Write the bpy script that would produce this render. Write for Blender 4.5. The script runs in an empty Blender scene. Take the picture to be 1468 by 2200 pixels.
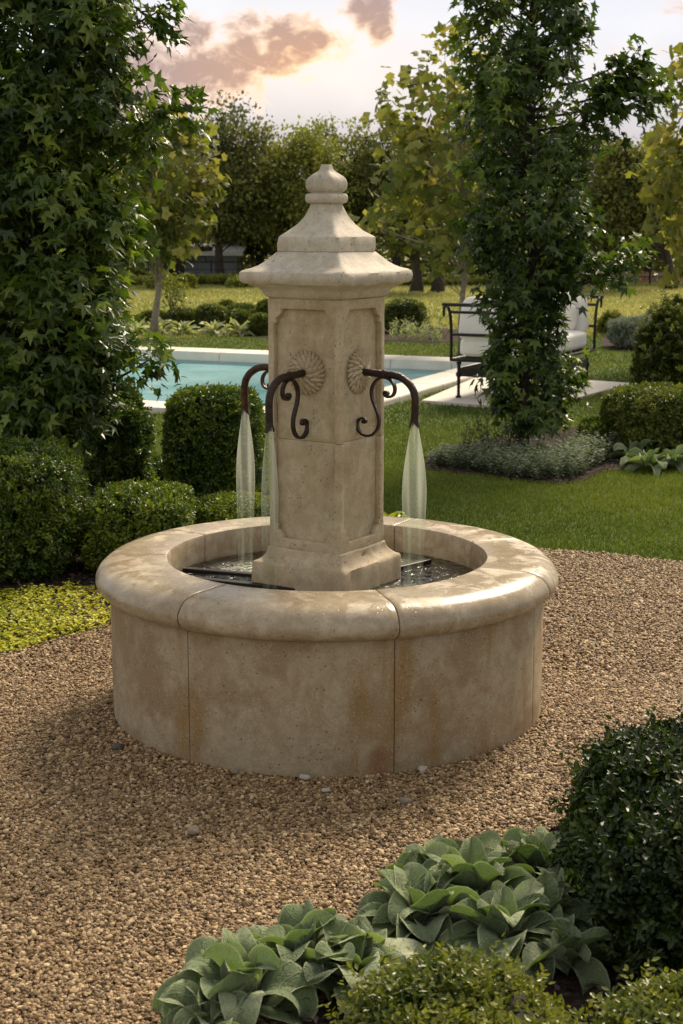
import bpy, bmesh, math, random
import numpy as np
from mathutils import Vector, Matrix, Euler
from math import sin, cos, pi, radians, atan, tan
rs = np.random.RandomState(7); random.seed(7)
S = bpy.context.scene
# ---------------------------------------------------------------- camera
FPX, PIT, EYE = 3302.5, 0.18829, 1.65
cam = bpy.data.objects.new('camera', bpy.data.cameras.new('camera')); S.collection.objects.link(cam)
cam.location = (0, 0, EYE); cam.rotation_euler = (pi/2 - PIT, 0, 0)
cam.data.sensor_width = 36; cam.data.lens = FPX/2200*36
cam.data.clip_start = 0.05; cam.data.clip_end = 3000
cam.data.dof.use_dof = True; cam.data.dof.focus_distance = 5.1; cam.data.dof.aperture_fstop = 9
S.camera = cam
S.view_settings.view_transform = 'Standard'; S.view_settings.look = 'None'
S.view_settings.exposure = 0.48; S.view_settings.gamma = 1
# ---------------------------------------------------------------- sky and sun
SUN_EL, SUN_AZ = radians(41), radians(27)       # azimuth from +Y, negative = left
SUN_STR, SUN_ANG = 4.2, radians(19)
sun = bpy.data.objects.new('sun', bpy.data.lights.new('sun', 'SUN')); S.collection.objects.link(sun)
sun.data.energy = SUN_STR; sun.data.angle = SUN_ANG; sun.data.color = (1.0, 0.85, 0.64)
sd = Vector((sin(SUN_AZ)*cos(SUN_EL), cos(SUN_AZ)*cos(SUN_EL), sin(SUN_EL)))
sun.rotation_euler = sd.to_track_quat('Z', 'Y').to_euler()

class NT:
    """small helper for writing node trees"""
    def __init__(s, tree): s.t = tree; s.n = tree.nodes; s.l = tree.links
    def node(s, typ, ins=None, **kw):
        n = s.n.new(typ)
        for k, v in kw.items(): setattr(n, k, v)
        for k, v in (ins or {}).items():
            sock = n.inputs[k]
            if isinstance(v, bpy.types.NodeSocket): s.l.new(v, sock)
            else: sock.default_value = v
        return n
    def m(s, op, a, b=None, c=None, clamp=False):
        n = s.node('ShaderNodeMath', operation=op, use_clamp=clamp)
        for i, v in enumerate((a, b, c)):
            if v is None: continue
            if isinstance(v, bpy.types.NodeSocket): s.l.new(v, n.inputs[i])
            else: n.inputs[i].default_value = v
        return n.outputs[0]
    def mix(s, f, a, b, mode='MIX'):
        n = s.node('ShaderNodeMix', data_type='RGBA', blend_type=mode)
        for i, v in ((0, f), (6, a), (7, b)):
            if isinstance(v, bpy.types.NodeSocket): s.l.new(v, n.inputs[i])
            else: n.inputs[i].default_value = v if i == 0 else (v[0], v[1], v[2], 1)
        return n.outputs[2]
    def noise(s, vec, scale, detail=4, rough=.55, dist=0, out=0):
        n = s.node('ShaderNodeTexNoise', {'Scale': scale, 'Detail': detail, 'Roughness': rough, 'Distortion': dist})
        if vec is not None: s.l.new(vec, n.inputs['Vector'])
        return n.outputs[out]
    def ramp(s, f, stops, interp='LINEAR'):
        n = s.node('ShaderNodeValToRGB'); s.l.new(f, n.inputs[0]); e = n.color_ramp.elements
        n.color_ramp.interpolation = interp
        while len(e) < len(stops): e.new(0.5)
        for i, (p, c) in enumerate(stops):
            e[i].position = p; e[i].color = (c[0], c[1], c[2], 1) if not isinstance(c, (int, float)) else (c, c, c, 1)
        return n.outputs[0]
    def rng(s, v, a, b, c=0., d=1.):
        n = s.node('ShaderNodeMapRange', interpolation_type='SMOOTHSTEP')
        s.l.new(v, n.inputs[0])
        for i, x in enumerate((a, b, c, d)): n.inputs[i+1].default_value = x
        return n.outputs[0]

W = bpy.data.worlds.new('World'); S.world = W; W.use_nodes = True
w = NT(W.node_tree); w.n.clear()
tc = w.node('ShaderNodeTexCoord').outputs['Generated']
sky = w.node('ShaderNodeTexSky', sky_type='NISHITA', sun_disc=False)
sky.sun_elevation = SUN_EL; sky.sun_rotation = SUN_AZ; sky.air_density = 1.2; sky.dust_density = 2.0
sx = w.node('ShaderNodeSeparateXYZ'); w.l.new(tc, sx.inputs[0])
Yc = w.m('MAXIMUM', sx.outputs[1], 0.05)
U = w.m('DIVIDE', sx.outputs[0], Yc); V = w.m('DIVIDE', sx.outputs[2], Yc)
uv = w.node('ShaderNodeCombineXYZ'); w.l.new(U, uv.inputs[0]); w.l.new(w.m('MULTIPLY', V, 1.45), uv.inputs[1])
wn = w.noise(uv.outputs[0], 34, 9, .6, .45)
wn2 = w.noise(uv.outputs[0], 12, 4, .5, .2)
def blob(px, py, rx, ry):
    a = w.m('DIVIDE', w.m('SUBTRACT', U, (px-734)/3300), rx*1.15/3300)
    b = w.m('DIVIDE', w.m('SUBTRACT', V, (470-py)/3300), ry*1.15/3300)
    d = w.m('SQRT', w.m('ADD', w.m('MULTIPLY', a, a), w.m('MULTIPLY', b, b)))
    return w.m('SUBTRACT', 1.0, d)
dens = None
for b_ in ((375, 205, 150, 62), (345, 150, 90, 80), (400, 185, 135, 66), (470, 170, 110, 60), (540, 130, 62, 72), (620, 110, 95, 50), (690, 105, 75, 40), (425, 95, 48, 34), (590, 150, 90, 38),
           (795, 40, 60, 52), (775, -30, 70, 60), (815, 80, 25, 45), (1040, -60, 260, 70), (240, 230, 160, 55), (1300, -20, 90, 30), (60, -110, 260, 110), (-300, 160, 260, 60), (1750, 90, 320, 60)):
    bb = blob(*b_)
    dens = bb if dens is None else w.m('MAXIMUM', dens, bb)
dens = w.m('ADD', w.m('MULTIPLY_ADD', dens, 1.15, .06), w.m('MULTIPLY', w.m('SUBTRACT', wn, .53), 2.6))
wn3 = w.noise(uv.outputs[0], 85, 6, .65, .6)
dens = w.m('ADD', dens, w.m('MULTIPLY', w.m('SUBTRACT', wn3, .5), .9))
cl = w.rng(dens, -.12, .38)
edge = w.rng(dens, .10, .75)
base = w.ramp(V, [(0.0, (.36, .32, .335)), (.05, (.45, .42, .435)), (.085, (.60, .575, .585)), (.12, (.63, .635, .67)), (.16, (.56, .58, .62)), (.35, (.50, .48, .46))])
base = w.mix(w.m('MULTIPLY', w.rng(wn2, .45, .7), .35), base, (.74, .71, .70))
# warm glow of the low sun behind the cloud, centred a little right of it
ga = w.m('DIVIDE', w.m('SUBTRACT', U, (700-734)/3300), .085); gb = w.m('DIVIDE', w.m('SUBTRACT', V, (470-170)/3300), .035)
glow = w.m('POWER', 2.718, w.m('MULTIPLY', w.m('ADD', w.m('MULTIPLY', ga, ga), w.m('MULTIPLY', gb, gb)), -1.0))
warm = w.mix(glow, (.70, .58, .54), (.98, .66, .38))
dark = w.mix(glow, (.33, .255, .245), (.50, .30, .20))
ccol = w.mix(edge, warm, dark)
base = w.mix(w.m('MULTIPLY', glow, .42), base, (.84, .72, .60))
ccol = w.mix(w.m('MULTIPLY', w.rng(w.noise(uv.outputs[0], 55, 6, .6, .8), .50, .68), .6), ccol, w.mix(glow, (.66, .56, .54), (1.0, .62, .30)))
skc = w.mix(cl, base, ccol)
bg1 = w.node('ShaderNodeBackground', {'Color': sky.outputs[0], 'Strength': 0.085})
bg2 = w.node('ShaderNodeBackground', {'Color': skc, 'Strength': 1.06})
el = w.rng(sx.outputs[2], .12, .5, 1., .72)
fm = w.node('ShaderNodeMixShader'); w.l.new(el, fm.inputs[0]); w.l.new(bg1.outputs[0], fm.inputs[1]); w.l.new(bg2.outputs[0], fm.inputs[2])
wo = w.node('ShaderNodeOutputWorld'); w.l.new(fm.outputs[0], wo.inputs[0])

# ---------------------------------------------------------------- helpers
def ground_y(py): return EYE/tan(PIT + atan((py-1100)/FPX))
def G(px, py, z=0.0):
    """point of the photograph's plane z -> world"""
    a = PIT + atan((py-1100)/FPX); Y = (EYE-z)/tan(a); zc = Y*cos(PIT)+(EYE-z)*sin(PIT)
    return Vector(((px-734)/FPX*zc, Y, z))
def H(py, Y): return EYE - Y*tan(PIT + atan((py-1100)/FPX))
def XA(px, Y, z=0.0): return (px-734)/FPX*(Y*cos(PIT)+(EYE-z)*sin(PIT))

def link(o, parent=None):
    S.collection.objects.link(o)
    if parent is not None: o.parent = parent
    return o
def thing(name, label, cat, loc=(0, 0, 0), rz=0, group=None):
    o = bpy.data.objects.new(name, None); o.empty_display_size = .1; S.collection.objects.link(o)
    o.location = loc; o.rotation_euler = (0, 0, rz); o['label'] = label; o['category'] = cat
    if group: o['group'] = group
    return o
def tag(o, label=None, cat=None, group=None, kind=None):
    if label: o['label'] = label
    if cat: o['category'] = cat
    if group: o['group'] = group
    if kind: o['kind'] = kind
    return o
def dup(root, loc, rz=0, sc=None, label=None):
    r = root.copy(); S.collection.objects.link(r); r.location = loc; r.rotation_euler = (0, 0, rz)
    if sc: r.scale = sc
    if label: r['label'] = label
    for ch in list(root.children):
        c = ch.copy(); S.collection.objects.link(c); c.parent = r
        for g in ch.children:
            d = g.copy(); S.collection.objects.link(d); d.parent = c
    return r
def mesh_np(name, V_, F_, mat, parent=None, tint=None, smooth=False, loc=None, sharp=None):
    V_ = np.asarray(V_, dtype=np.float32).reshape(-1, 3); F_ = np.asarray(F_, dtype=np.int32)
    k = F_.shape[1]; me = bpy.data.meshes.new(name)
    me.vertices.add(len(V_)); me.vertices.foreach_set('co', V_.ravel())
    me.loops.add(F_.size); me.loops.foreach_set('vertex_index', F_.ravel())
    me.polygons.add(len(F_)); me.polygons.foreach_set('loop_start', np.arange(0, F_.size, k, dtype=np.int32))
    me.polygons.foreach_set('loop_total', np.full(len(F_), k, dtype=np.int32))
    me.polygons.foreach_set('use_smooth', np.full(len(F_), smooth, dtype=bool))
    me.update(calc_edges=True)
    if tint is not None:
        a = me.attributes.new('tint', 'FLOAT', 'POINT'); a.data.foreach_set('value', np.asarray(tint, dtype=np.float32))
    me.materials.append(mat)
    if sharp: me.set_sharp_from_angle(angle=sharp)
    o = bpy.data.objects.new(name, me); link(o, parent)
    if loc is not None: o.location = loc
    return o
def bm_obj(name, bm, mat, parent=None, smooth=False, sharp=None, loc=None):
    bmesh.ops.recalc_face_normals(bm, faces=bm.faces)
    me = bpy.data.meshes.new(name); bm.to_mesh(me); bm.free(); me.materials.append(mat)
    if smooth:
        for p in me.polygons: p.use_smooth = True
        if sharp: me.set_sharp_from_angle(angle=sharp)
    o = bpy.data.objects.new(name, me); link(o, parent)
    if loc is not None: o.location = loc
    return o
def add_box(bm, c, s, rot=None, bev=0):
    M = Matrix.Translation(c)
    if rot is not None: M = M @ rot.to_4x4()
    r = bmesh.ops.create_cube(bm, size=1, matrix=M @ Matrix.Diagonal((s[0], s[1], s[2], 1)))
    if bev:
        es = list({e for v in r['verts'] for e in v.link_edges})
        bmesh.ops.bevel(bm, geom=es, offset=bev, segments=2, affect='EDGES', profile=.5)
def smoothpath(pts, n=4):
    P = [Vector(p) for p in pts]; out = []
    for i in range(len(P)-1):
        p0 = P[max(i-1, 0)]; p1 = P[i]; p2 = P[i+1]; p3 = P[min(i+2, len(P)-1)]
        for k in range(n):
            t = k/n
            out.append(.5*((2*p1)+(p2-p0)*t+(2*p0-5*p1+4*p2-p3)*t*t+(3*p1-p0-3*p2+p3)*t**3))
    out.append(P[-1]); return out
def add_tube(bm, pts, rad, seg=8, section=None, up=None, cap=True):
    """rad: number or list; section: list of (a,b) multipliers; up fixes the frame"""
    n = len(pts); rings = []; prev = None
    for i, p in enumerate(pts):
        p = Vector(p); t = (Vector(pts[min(i+1, n-1)])-Vector(pts[max(i-1, 0)])).normalized()
        if up is not None: a = Vector(up)
        else: a = prev if prev is not None else (Vector((0, 0, 1)) if abs(t.z) < .9 else Vector((1, 0, 0)))
        a = (a - t*a.dot(t)).normalized(); b = t.cross(a); prev = a
        r = rad[i] if hasattr(rad, '__len__') else rad
        sec = section or [(cos(2*pi*k/seg), sin(2*pi*k/seg)) for k in range(seg)]
        rings.append([bm.verts.new(p + a*(u*r) + b*(v*r)) for u, v in sec])
    m = len(rings[0])
    for i in range(n-1):
        for k in range(m):
            bm.faces.new((rings[i][k], rings[i][(k+1) % m], rings[i+1][(k+1) % m], rings[i+1][k]))
    if cap:
        bm.faces.new(rings[0][::-1]); bm.faces.new(rings[-1])
    return rings
_ph = {}
def snoise(P, scale, seed=0, oct=3):
    """cheap smooth noise, about -1..1, for arrays of points"""
    P = np.asarray(P, dtype=np.float64); out = np.zeros(P.shape[0]); amp = 1.; tot = 0
    for o in range(oct):
        key = (seed, o)
        if key not in _ph:
            r = np.random.RandomState(seed*17+o+3); _ph[key] = (r.normal(size=(6, 3)), r.uniform(0, 6.28, 6))
        K, ph = _ph[key]
        out += amp*np.sin(P@(K.T*scale*2**o)+ph).sum(1)/2.4; tot += amp; amp *= .5
    return out/tot
def nrm(a): return a/np.maximum(np.linalg.norm(a, axis=-1, keepdims=True), 1e-9)
def inpoly(X, Y, poly):
    poly = [(p[0], p[1]) for p in poly]; c = np.zeros(len(X), bool); j = len(poly)-1
    for i in range(len(poly)):
        xi, yi = poly[i]; xj, yj = poly[j]
        t = ((yi > Y) != (yj > Y)) & (X < (xj-xi)*(Y-yi)/((yj-yi) or 1e-12)+xi); c ^= t; j = i
    return c
# leaf templates: (x along, y side, z up) and triangles
def fan(outer, zc=0.0, c=(.3, 0)):
    v = [(c[0], c[1], zc)] + outer; n = len(outer)
    return np.array(v), np.array([(0, 1+i, 1+(i+1) % n) for i in range(n)])
def star_tmpl(sinus, lobes=((0, 1.0), (58, .92), (118, .55)), droop=.3):
    pts = []; seq = [(-lobes[2][0], lobes[2][1]), (-lobes[1][0], lobes[1][1]), (0, lobes[0][1]), (lobes[1][0], lobes[1][1]), (lobes[2][0], lobes[2][1])]
    for i, (a, r) in enumerate(seq):
        pts.append((a, r))
        if i < 4: pts.append(((a+seq[i+1][0])/2, sinus))
    pts.append((180, .12))
    out = []
    for a, r in pts:
        x = r*cos(radians(a)); y = r*sin(radians(a)); out.append((.32+x*.68, y*.68, -droop*r*r+.10*abs(sin(radians(a)))))
    return fan(out, .04, (.32, 0))
T_STAR = star_tmpl(.42, droop=.2); T_MAPLE = star_tmpl(.62, ((0, .95), (58, .85), (115, .6)), .22)
T_OV = (np.array([(0, 0, 0), (.5, 0, -.07), (1, 0, -.02), (.42, .27, .05), (.42, -.27, .05), (.78, .17, .03), (.78, -.17, .03)]),
        np.array([(0, 1, 3), (0, 4, 1), (1, 5, 3), (1, 4, 6), (1, 2, 5), (1, 6, 2)]))
T_Q = (np.array([(0, 0, 0), (.5, .3, .05), (1, 0, 0), (.5, -.3, .05)]), np.array([(0, 2, 1), (0, 3, 2)]))
T_NAR = (np.array([(0, 0, 0), (.4, .12, .02), (1, 0, -.12), (.4, -.12, .02)]), np.array([(0, 2, 1), (0, 3, 2)]))
T_BL = (np.array([(0, .5, 0), (0, -.5, 0), (1, 0, 0)]), np.array([(0, 1, 2)]))
def leaves(tm, P, D, N, L, Wd=1.0):
    tv, tf = tm; n = len(P); D = nrm(D); Sd = nrm(np.cross(N, D)); N = np.cross(D, Sd)
    L = np.broadcast_to(np.asarray(L, float), (n,)); Wd = np.broadcast_to(np.asarray(Wd, float), (n,))
    V_ = P[:, None, :] + (tv[None, :, 0:1]*D[:, None, :] + tv[None, :, 1:2]*Wd[:, None, None]*Sd[:, None, :] + tv[None, :, 2:3]*N[:, None, :])*L[:, None, None]
    F_ = (tf[None] + (np.arange(n)*len(tv))[:, None, None]).reshape(-1, tf.shape[1])
    return V_.reshape(-1, 3), F_, len(tv)
def rdir(n, r=rs): return nrm(r.normal(size=(n, 3)))

# ---------------------------------------------------------------- materials
def new_mat(name):
    m = bpy.data.materials.new(name); m.use_nodes = True; t = NT(m.node_tree); t.n.clear()
    t.out = t.node('ShaderNodeOutputMaterial'); return m, t
def fin(t, surf): t.l.new(surf, t.out.inputs[0])
def mat_simple(name, col, rough=.6, metal=0, var=.15, scale=20, bump=0., spec=.5, col2=None):
    m, t = new_mat(name); co = t.node('ShaderNodeTexCoord').outputs['Object']
    n = t.noise(co, scale, 5)
    c2 = col2 or tuple(c*(1-var*2) for c in col)
    c = t.mix(t.rng(n, .35, .65), col, c2)
    b = t.node('ShaderNodeBsdfPrincipled', {'Base Color': c, 'Roughness': rough, 'Metallic': metal, 'Specular IOR Level': spec})
    if bump:
        bp = t.node('ShaderNodeBump', {'Strength': bump, 'Distance': .01, 'Height': t.noise(co, scale*3, 6)}); t.l.new(bp.outputs[0], b.inputs['Normal'])
    fin(t, b.outputs[0]); return m
def mat_leaf(name, dark, mid, light, rough=.45, trans=.3, tcol=None, spec=.5, bump=0):
    m, t = new_mat(name); at = t.node('ShaderNodeAttribute', attribute_name='tint')
    c = t.ramp(at.outputs['Fac'], [(0, dark), (.5, mid), (1, light)])
    b = t.node('ShaderNodeBsdfPrincipled', {'Base Color': c, 'Roughness': rough, 'Specular IOR Level': spec})
    tcol = tcol or (1.6, 1.7, .7)
    tl = t.node('ShaderNodeBsdfTranslucent', {'Color': t.mix(1, c, tcol, 'MULTIPLY')})
    mx = t.node('ShaderNodeMixShader', {0: trans, 1: b.outputs[0], 2: tl.outputs[0]})
    fin(t, mx.outputs[0]); return m
def mat_stone(name, wet=0.0, stain=.5, seed=0, tone=1.0, grey=0.0):
    m, t = new_mat(name); co = t.node('ShaderNodeTexCoord').outputs['Object']
    off = t.node('ShaderNodeVectorMath', {0: co, 1: (seed*3.1, seed*1.7, seed*.9)}, operation='ADD').outputs[0]
    at = t.node('ShaderNodeAttribute', attribute_name='tint').outputs['Fac']
    big = t.noise(off, 5.5, 5, .6); mk = t.rng(t.noise(off, 12, 4, .6, .4), .38, .62, .25, 1.25); mid = t.noise(off, 28, 6, .65); fine = t.noise(off, 170, 4, .7)
    c = t.mix(t.rng(mid, .3, .7), tuple(x*tone for x in (.385, .305, .182)), tuple(x*tone for x in (.50, .415, .275)))
    c = t.mix(t.m('MULTIPLY', t.rng(big, .42, .62), .75*stain), c, tuple(x*tone for x in (.30, .20, .095)))
    # rusty and grey runs, stretched down the stone
    st = t.node('ShaderNodeMapping', {'Vector': off, 'Scale': (4.5, 4.5, 1.0)}).outputs[0]
    run = t.noise(st, 1.5, 5, .6)
    c = t.mix(t.m('MULTIPLY', t.rng(run, .50, .66), .85*stain), c, (.26, .155, .050))
    sp = t.noise(off, 3.2, 3, .5)
    c = t.mix(t.m('MULTIPLY', t.rng(sp, .60, .70), stain*.85), c, (.22, .10, .035))
    c = t.mix(t.m('MULTIPLY', t.m('MULTIPLY', t.rng(fine, .54, .68), .6), mk), c, (.18, .135, .09))
    c = t.mix(t.m('MULTIPLY', t.rng(fine, .32, .45, 1, 0), .38), c, (.66, .58, .46))
    vo = t.node('ShaderNodeTexVoronoi', {'Vector': off, 'Scale': 60.0, 'Randomness': 1.0}); pit = t.rng(vo.outputs['Distance'], .10, .22, 1, 0)
    pm = t.m('MULTIPLY', pit, t.rng(t.noise(off, 20, 3), .5, .6))
    c = t.mix(t.m('MULTIPLY', pm, .7), c, (.13, .09, .06))
    c = t.mix(1, c, t.mix(at, (.84, .84, .86), (1.16, 1.14, 1.12)), 'MULTIPLY')
    if grey:
        hs = t.node('ShaderNodeHueSaturation', {'Saturation': 1-grey, 'Color': c}); c = hs.outputs[0]
    b = t.node('ShaderNodeBsdfPrincipled', {'Base Color': c, 'Roughness': .75, 'Specular IOR Level': .4})
    if wet:
        wm = t.m('MULTIPLY', t.rng(t.noise(off, 10, 6, .65, .5), .40, .52), wet)
        c2 = t.mix(wm, c, t.mix(1, c, (.78, .74, .68), 'MULTIPLY')); t.l.new(c2, b.inputs['Base Color'])
        t.l.new(t.m('SUBTRACT', .50, t.m('MULTIPLY', wm, .33)), b.inputs['Roughness'])
    hgt = t.m('ADD', t.m('MULTIPLY', mid, .5), t.m('ADD', t.m('MULTIPLY', fine, .45), t.m('MULTIPLY', pm, -1.2)))
    bp = t.node('ShaderNodeBump', {'Strength': .55 if not wet else .3, 'Distance': .004, 'Height': hgt}); t.l.new(bp.outputs[0], b.inputs['Normal'])
    fin(t, b.outputs[0]); return m
M_DRUM = mat_stone('limestone_drum', 0, 1.0, 1, .80, 0)
M_COPE = mat_stone('limestone_coping', .8, .34, 2, 1.02, .18)
M_SHAFT = mat_stone('limestone_shaft', 0, .42, 3, 1.06, .08)
M_CAP = mat_stone('limestone_cap', 0, .14, 4, 1.16, .42)
M_IRON = mat_simple('wrought_iron_brown', (.014, .008, .006), .36, .45, .2, 60, .5, .6, (.042, .016, .008))
M_IRONB = mat_simple('wrought_iron_rust', (.085, .030, .012), .42, .5, .2, 45, .5, .6, (.025, .010, .006))
M_BLACK = mat_simple('dark_metal', (.02, .017, .015), .45, .5, .1, 40)
M_JOINT = mat_simple('mortar', (.30, .20, .14), .9, 0, .15, 60, .4)
M_BARK = mat_simple('bark', (.06, .048, .038), .9, 0, .3, 25, .8)
M_BARKL = mat_simple('bark_pale', (.30, .25, .19), .85, 0, .2, 25, .5)
M_TWIG = mat_simple('twigs_and_cores', (.022, .022, .012), .95, 0, .3, 30, .8)
M_FAB = mat_simple('white_canvas', (.87, .84, .79), .9, 0, .02, 8, .12)
M_PAVE = mat_simple('pale_limestone_paving', (.66, .60, .52), .75, 0, .05, 3, .1)
L_GUM = mat_leaf('sweetgum_leaf', (.016, .033, .005), (.062, .108, .016), (.24, .30, .055), .34, .34, spec=.5)
L_GUM2 = mat_leaf('sweetgum_leaf_deep', (.015, .031, .006), (.055, .095, .016), (.18, .235, .04), .38, .30, spec=.45)
L_SYC = mat_leaf('sycamore_leaf', (.06, .085, .018), (.165, .185, .040), (.40, .35, .12), .5, .45, (1.5, 1.45, .7), .3)
L_BOX_SHADED = mat_leaf('boxwood_leaf_shaded', (.008, .018, .003), (.020, .038, .005), (.075, .11, .012), .38, .2, spec=.35)  # box leaf with the corner shrub's shade put into its colour
L_BOX = mat_leaf('boxwood_leaf', (.015, .033, .003), (.062, .108, .010), (.24, .28, .026), .35, .32, spec=.5)
L_BOXY = mat_leaf('boxwood_leaf_bronze', (.018, .036, .005), (.066, .096, .012), (.20, .21, .03), .36, .28, spec=.45)
L_GOLD = mat_leaf('golden_creeper_leaf', (.10, .14, .010), (.34, .37, .02), (.70, .64, .06), .5, .35, (1.3, 1.3, .5), .3)
L_SILV = mat_leaf('silver_leaf', (.10, .125, .09), (.19, .22, .165), (.36, .38, .31), .8, .2, (1.2, 1.3, 1), .2)
L_CAT = mat_leaf('catmint_leaf', (.05, .075, .045), (.12, .155, .10), (.24, .27, .18), .7, .25, spec=.25)
L_HOST = mat_leaf('variegated_leaf', (.14, .18, .08), (.30, .33, .19), (.52, .52, .38), .6, .3, spec=.3)
L_FAR = mat_leaf('oak_leaf', (.055, .065, .020), (.125, .140, .042), (.24, .24, .07), .6, .25, (1.4, 1.4, .6), .2)
L_FAR2 = mat_leaf('elm_leaf', (.075, .095, .025), (.18, .205, .048), (.33, .34, .08), .6, .3, (1.4, 1.4, .6), .2)
L_GRASS = mat_leaf('grass_blade', (.045, .075, .012), (.115, .155, .024), (.23, .245, .055), .6, .3, (1.3, 1.4, .6), .2)
L_DRY = mat_leaf('dry_grass_blade', (.17, .20, .06), (.34, .33, .11), (.52, .47, .20), .7, .3, (1.2, 1.2, .8), .2)
L_STEM = mat_leaf('dry_stem', (.06, .07, .03), (.14, .14, .06), (.28, .26, .13), .8, .2)

def mat_ground(name, a, b, c, s1=.7, s2=60, bump=.4, rough=.95):
    m, t = new_mat(name); co = t.node('ShaderNodeTexCoord').outputs['Object']
    n1 = t.noise(co, s1, 5, .6); n2 = t.noise(co, s2, 5, .65)
    col = t.mix(t.rng(n1, .35, .65), a, b); col = t.mix(t.m('MULTIPLY', t.rng(n2, .45, .7), .8), col, c)
    bs = t.node('ShaderNodeBsdfPrincipled', {'Base Color': col, 'Roughness': rough, 'Specular IOR Level': .15})
    bp = t.node('ShaderNodeBump', {'Strength': bump, 'Distance': .02, 'Height': n2}); t.l.new(bp.outputs[0], bs.inputs['Normal'])
    fin(t, bs.outputs[0]); return m
M_LAWN = mat_ground('lawn', (.08, .115, .025), (.11, .135, .04), (.055, .08, .02), .8, 90)
M_FIELD = mat_ground('dry_field', (.38, .36, .14), (.27, .29, .10), (.18, .21, .07), .18, 9)
M_MULCH = mat_ground('mulch', (.045, .030, .022), (.030, .020, .016), (.075, .055, .042), 3, 60, .9)
M_CHIP = mat_leaf('mulch_chip', (.02, .013, .010), (.055, .037, .028), (.14, .105, .085), .8, 0, (1, 1, 1), .2)
def mat_gravel():
    m, t = new_mat('gravel_bed'); co = t.node('ShaderNodeTexCoord').outputs['Object']
    v = t.node('ShaderNodeTexVoronoi', {'Vector': co, 'Scale': 85.0}); sep = t.node('ShaderNodeSeparateColor'); t.l.new(v.outputs['Color'], sep.inputs[0])
    col = t.ramp(sep.outputs[0], [(0, (.10, .06, .03)), (.4, (.22, .135, .07)), (.75, (.34, .22, .12)), (1, (.5, .38, .25))])
    col = t.mix(t.rng(v.outputs['Distance'], .35, .75), col, (.06, .036, .022))
    bs = t.node('ShaderNodeBsdfPrincipled', {'Base Color': col, 'Roughness': .8, 'Specular IOR Level': .3})
    bp = t.node('ShaderNodeBump', {'Strength': 1.0, 'Distance': .01, 'Height': v.outputs['Distance']}); bp.invert = True; t.l.new(bp.outputs[0], bs.inputs['Normal'])
    fin(t, bs.outputs[0]); return m
M_GRAVEL = mat_gravel()
M_PEB = mat_leaf('pebble', (.050, .029, .012), (.270, .168, .074), (.64, .475, .265), .62, 0, (1, 1, 1), .4)
def mat_water(name, tint, rough=.04, scale=9, dist=.01, st=.6, fr=1.33, milk=0, refl=1.0):
    m, t = new_mat(name); co = t.node('ShaderNodeTexCoord').outputs['Object']
    bp = t.node('ShaderNodeBump', {'Strength': st, 'Distance': dist, 'Height': t.noise(co, scale, 3, .5, .4)})
    f = t.node('ShaderNodeFresnel', {'IOR': fr, 'Normal': bp.outputs[0]})
    tr = t.node('ShaderNodeBsdfTransparent', {'Color': (*tint, 1)})
    if milk:
        df = t.node('ShaderNodeBsdfDiffuse', {'Color': t.mix(t.rng(t.noise(co, .8, 4), .35, .65), (.26, .56, .60), (.44, .70, .73))})
        tr = t.node('ShaderNodeMixShader', {0: milk, 1: tr.outputs[0], 2: df.outputs[0]})
    gl = t.node('ShaderNodeBsdfGlossy', {'Roughness': rough, 'Color': (1, 1, 1, 1), 'Normal': bp.outputs[0]})
    mx = t.node('ShaderNodeMixShader', {0: t.m('MULTIPLY', f.outputs[0], refl), 1: tr.outputs[0], 2: gl.outputs[0]})
    fin(t, mx.outputs[0]); return m
M_PWATER = mat_water('pool_water', (.85, .98, .98), .06, 2.2, .04, .6, 1.25, .5, .45)
M_BWATER = mat_water('basin_water', (.55, .66, .50), .05, 30, .014, 1.0)
def mat_stream():
    m, t = new_mat('falling_water'); g = t.node('ShaderNodeTexCoord'); co = g.outputs['Object']
    mp = t.node('ShaderNodeMapping', {'Vector': co, 'Scale': (1, 1, .012)}).outputs[0]
    gx = t.node('ShaderNodeSeparateXYZ'); t.l.new(g.outputs['Generated'], gx.inputs[0]); cxv = t.node('ShaderNodeCombineXYZ', {0: t.m('MULTIPLY', gx.outputs[0], 3.0), 1: t.m('MULTIPLY', gx.outputs[2], .6)}).outputs[0]; n = t.noise(cxv, 1.6, 0, .5)
    lw = t.node('ShaderNodeLayerWeight', {'Blend': .42}).outputs['Facing']
    gz = t.node('ShaderNodeSeparateXYZ'); t.l.new(g.outputs['Generated'], gz.inputs[0])
    thin = t.rng(gz.outputs[2], .25, .60, .20, 1.)
    soft = t.rng(lw, .55, .93, 1, 0); thin = t.m('MULTIPLY', thin, soft)
    a = t.m('MULTIPLY', t.m('ADD', .12, t.m('ADD', t.m('MULTIPLY', t.m('POWER', lw, 1.6), .55), t.m('MULTIPLY', t.rng(n, .40, .70), .22))), thin, clamp=True)
    tr = t.node('ShaderNodeBsdfTransparent', {'Color': (.95, .98, .94, 1)})
    df = t.node('ShaderNodeBsdfPrincipled', {'Base Color': (.80, .82, .72, 1), 'Roughness': .4, 'Specular IOR Level': .3})
    tlu = t.node('ShaderNodeBsdfTranslucent', {'Color': (.85, .87, .78, 1)}); df = t.node('ShaderNodeMixShader', {0: .45, 1: df.outputs[0], 2: tlu.outputs[0]})
    mx = t.node('ShaderNodeMixShader', {0: a, 1: tr.outputs[0], 2: df.outputs[0]})
    fin(t, mx.outputs[0]); return m
M_STREAM = mat_stream()

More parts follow.
